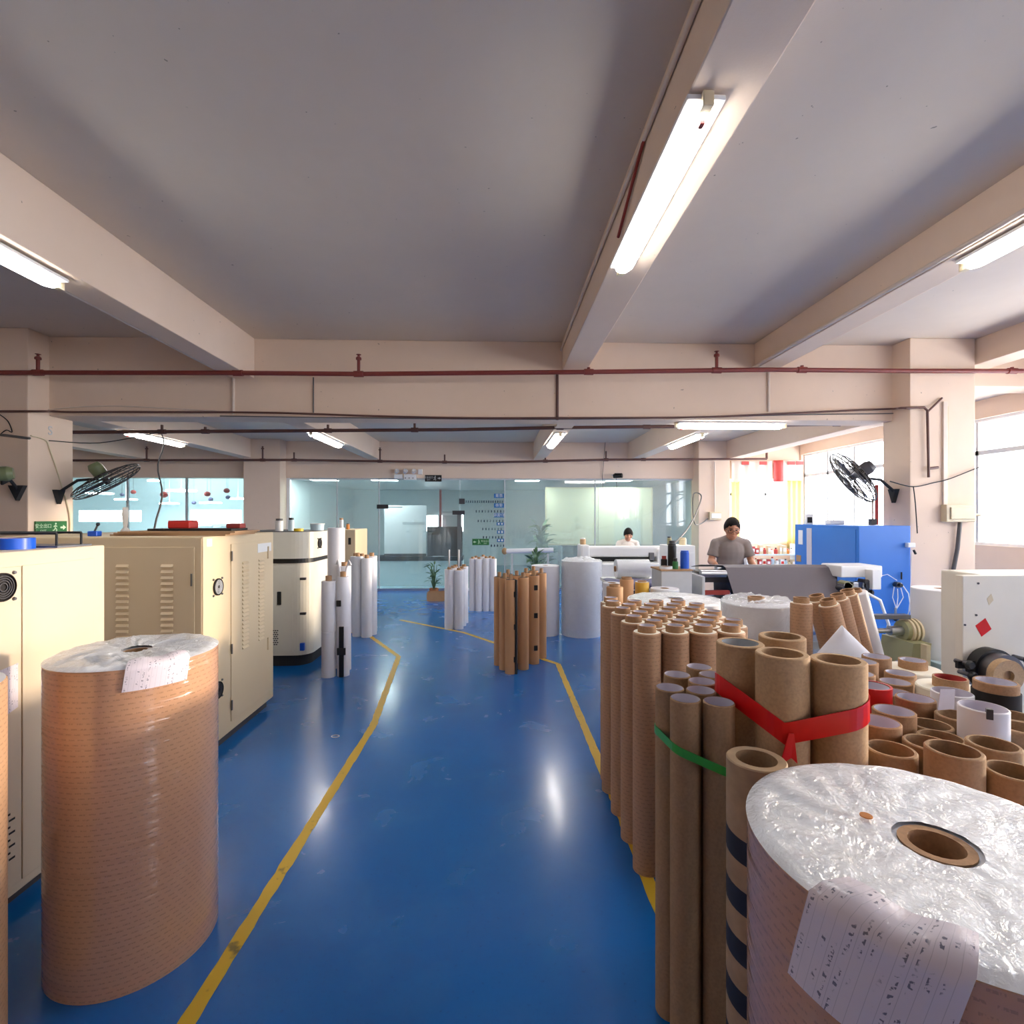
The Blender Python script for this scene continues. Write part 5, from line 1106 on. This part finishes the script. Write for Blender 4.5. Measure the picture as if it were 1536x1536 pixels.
for x0, x1, y0, y1, z0, z1 in ((-.17, .17, -.12, .12, 0, .01), (-.17, -.162, -.12, .12, .01, .16), (.162, .17, -.12, .12, .01, .16), (-.162, .162, -.12, -.112, .01, .16), (-.162, .162, .112, .12, .01, .16)): bx('carton_side', 'cardboard', cb, x0, x1, y0, y1, z0, z1)
rk = thing('tube_rack', 'slim grey rack holding a long white tube before the lobby glass', 'rack'); zr = Z(827, 10.45)
for px in (768, 822): bx('post', 'panel_grey', rk, X(px, 10.5)-.02, X(px, 10.5)+.02, 10.48, 10.52, 0, zr-.055); bx('foot', 'panel_grey', rk, X(px, 10.5)-.03, X(px, 10.5)+.03, 10.3, 10.7, 0, .03)
tt = thing('long_white_tube', 'long white tube with orange end lying on the grey rack', 'tube'); MB().cyl((X(759, 10.5), 10.5, zr), (X(830, 10.5), 10.5, zr+.02), .05, 20).build('tube_body', 'paper_white', tt); MB().sphere((X(757, 10.5), 10.5, zr), .06, .06, .07).build('end_cap', 'cardboard', tt)
# lobby lamps and office pendants
for i, (px, py, Y) in enumerate(((491, 722, 11.9), (580, 722, 11.9), (790, 722, 11.9), (925, 722, 11.9))):
    t = thing('ceiling_panel_light', 'square ceiling light panel in the lobby', 'light', (X(px, Y), 11.6, 2.44), 0, 'lobby ceiling panels'); MB().box(-.3, .3, -.3, .3, -.03, 0).build('frame', 'panel_white', t); MB().box(-.27, .27, -.27, .27, -.036, -.03).build('diffuser', 'lobby_lamp_glow', t)
for i, (px, py, Y, r) in enumerate(((150, 741, 13.2, .28), (189, 750, 14.4, .26), (230, 722, 12.4, .12), (272, 737, 13.0, .33), (254, 756, 15.4, .25), (316, 755, 14.8, .28), (357, 749, 14.2, .2))):
    p = at(px, py, Y); t = thing('pendant_disc_light', 'round white disc light hanging in the office behind the window', 'light', p, 0, 'office disc lights'); MB().lathe([(0, .0), (r, .0), (r, .03), (0, .05)], 28).build('disc', 'lobby_lamp_glow', t); MB().cyl((0, 0, .05), (0, 0, 2.95-p.z), .006, 6).build('cord', 'panel_white', t)
for i, (px, py, Y, r, mt_) in enumerate(((200, 738, 12.6, .06, 'red_dec'), (246, 742, 12.2, .085, 'red_box'), (311, 741, 13.0, .075, 'red_dec'), (340, 736, 12.6, .07, 'red_dec'), (316, 749, 13.6, .06, 'purple'), (291, 754, 13.6, .055, 'purple'), (183, 742, 13.2, .05, 'purple'), (342, 746, 13.4, .06, 'purple'))):
    p = at(px, py, Y); t = thing('paper_lantern', 'small %s paper lantern hanging in the office' % {'red_dec': 'dull red', 'red_box': 'bright red', 'purple': 'violet grey'}[mt_], 'lantern', p, 0, 'office lanterns'); MB().sphere((0, 0, 0), r, r, r*.85).build('lantern_ball', mt_, t); MB().cyl((0, 0, r*.8), (0, 0, 2.95-p.z), .004, 5).build('string', 'wire_dark', t)
for k, (p0, p1) in enumerate(((-8.6, -7.4), (-7.2, -6.0))):
    t = thing('office_partition', 'pale blue office partition %s' % ('nearer the column' if k == 0 else 'nearer the lobby'), 'partition'); bx('panel', 'pale_blue', t, p0, p1, 13.6, 13.66, .0, 1.33, bev=.01); bx('cap_rail', 'panel_white', t, p0, p1, 13.59, 13.67, 1.33, 1.36)

# ------------------------------------------------------------------ far window corner
def drape(name, label, cat, px0, px1, Y, z0, z1, mat, waves, amp):
    m = MB(); vs = []; fs = []; n = waves*8; a, b = X(px0, Y), X(px1, Y)
    for i in range(n+1):
        x = a+(b-a)*i/n; y = Y+amp*math.sin(2*PI*waves*i/n)
        for j in range(7): q = j/6; vs.append((x, y*1+.0*q-(.25*amp*math.sin(3*q+i*.2)), z0+(z1-z0)*q))
    for i in range(n):
        for j in range(6): k = i*7+j; fs.append((k, k+7, k+8, k+1))
    o = m.add(vs, fs, True).build(name, mat); o.modifiers.new('thick', 'SOLIDIFY').thickness = .002; return tag(o, label, cat)
drape('yellow_curtain', 'yellow curtain at the corner side of the far window', 'curtain', 1180, 1203, BY-.1, .9, 2.42, 'curtain_yellow', 3, .03)
drape('yellow_curtain', 'narrow yellow curtain at the column side of the far window', 'curtain', 1097, 1110, BY-.1, .9, 2.42, 'curtain_yellow', 2, .025)
tag(MB().tube([(X(1095, BY-.1), BY-.1, 2.33), (X(1150, BY-.1), BY-.1, 2.36), (X(1206, BY-.1)-.02, BY-.1, 2.45)], .012, 8).build('curtain_rod', 'conduit'), 'sloping curtain rod before the far window', 'rod')
drape('plastic_valance', 'white plastic sheet hung with red tabs over the far window', 'sheet', 1097, 1158, BY-.16, Z(722, BY-.16), Z(690, BY-.16), 'sheet_white', 4, .015)
drape('plastic_valance', 'white plastic sheet beside the rust-coloured strip over the far window', 'sheet', 1174, 1203, BY-.16, Z(720, BY-.16), Z(689, BY-.16), 'sheet_white', 2, .015)
drape('rust_strip', 'rust-coloured cloth strip between the plastic sheets', 'cloth', 1160, 1175, BY-.17, Z(722, BY-.17), Z(689, BY-.17), 'red_dec', 1, .02)
for i, px in enumerate((1113, 1140, 1182, 1195)):
    a, b = at(px, 697, BY-.2), at(px+11, 692, BY-.2); tag(bx('red_tab', 'red_dec', None, a.x, b.x, BY-.188, BY-.178, a.z, b.z), 'small red tab holding the plastic sheets over the far window', 'tab', 'red tabs over the far window')
sh = thing('stock_shelf', 'open white shelf full of small packages under the far window', 'shelf'); s0, s1, sY = X(1120, 10.2), X(1202, 10.2), 10.2
for z in (.3, .56, .80): bx('board', 'pale_blue', sh, s0, s1, sY, sY+.35, z, z+.025)
for x in (s0, s1-.03): bx('side_post', 'panel_white', sh, x, x+.03, sY, sY+.35, 0, 1.02)
rnd = random.Random(6)
for z in (.325, .585, .825):
    x = s0+.05
    while x < s1-.13:
        w_, h_ = rnd.uniform(.05, .09), rnd.uniform(.09, .19); cl_, mt_ = rnd.choice((('white', 'panel_white'), ('white', 'paper_cream'), ('orange', 'brown_spot'), ('pink', 'red_dec'), ('pale', 'ivory_plastic'), ('blue', 'pale_blue')))
        if rnd.random() < .5:
            q = thing('package', 'small %s carton on the stock shelf' % cl_, 'package', (x+w_/2, sY+.1, z), 0, 'stock shelf packages'); MB().box(-w_/2, w_/2, -.05, .05, 0, h_, bev=.004).build('carton', mt_, q); MB().box(-w_*.35, w_*.35, -.052, -.05, h_*.3, h_*.7).build('label_patch', 'red_box' if cl_ == 'white' else 'paper_white', q)
        else:
            q = thing('bottle', 'small %s bottle on the stock shelf' % cl_, 'bottle', (x+w_/2, sY+.1, z), 0, 'stock shelf bottles'); r_ = w_*.45; MB().lathe([(0, 0), (r_, 0), (r_, h_*.65), (r_*.4, h_*.8), (r_*.4, h_*.86), (0, h_*.86)], 14).build('bottle_body', mt_, q); MB().lathe([(0, h_*.86), (r_*.5, h_*.86), (r_*.5, h_), (0, h_)], 12).build('cap', 'dark_grey' if rnd.random() < .4 else 'red_box', q)
        x += w_+.012

x_, y_ = fp(503, 1105)
tag(MB().tube([(x_+.028*math.cos(k*PI/8), y_+.02*math.sin(k*PI/8), .003) for k in range(16)], .003, 5, True).build('plastic_ring', 'white_strap'), 'small thin white ring lying on the blue floor by the yellow line', 'ring')
# ------------------------------------------------------------------ put every empty at the base of its thing
bpy.context.view_layer.update()
def desc(o):
    for ch in o.children: yield ch; yield from desc(ch)
for o in [o for o in bpy.data.objects if o.type == 'EMPTY' and o.parent is None and o.location.length < 1e-6 and o.children]:
    pts = [d.matrix_world @ Vector(cn) for d in desc(o) if d.type == 'MESH' for cn in d.bound_box]
    lo = [min(p[i] for p in pts) for i in range(3)]; hi = [max(p[i] for p in pts) for i in range(3)]
    b = Vector(((lo[0]+hi[0])/2, (lo[1]+hi[1])/2, lo[2])); o.location = b
    for ch in o.children: ch.location = ch.location-b
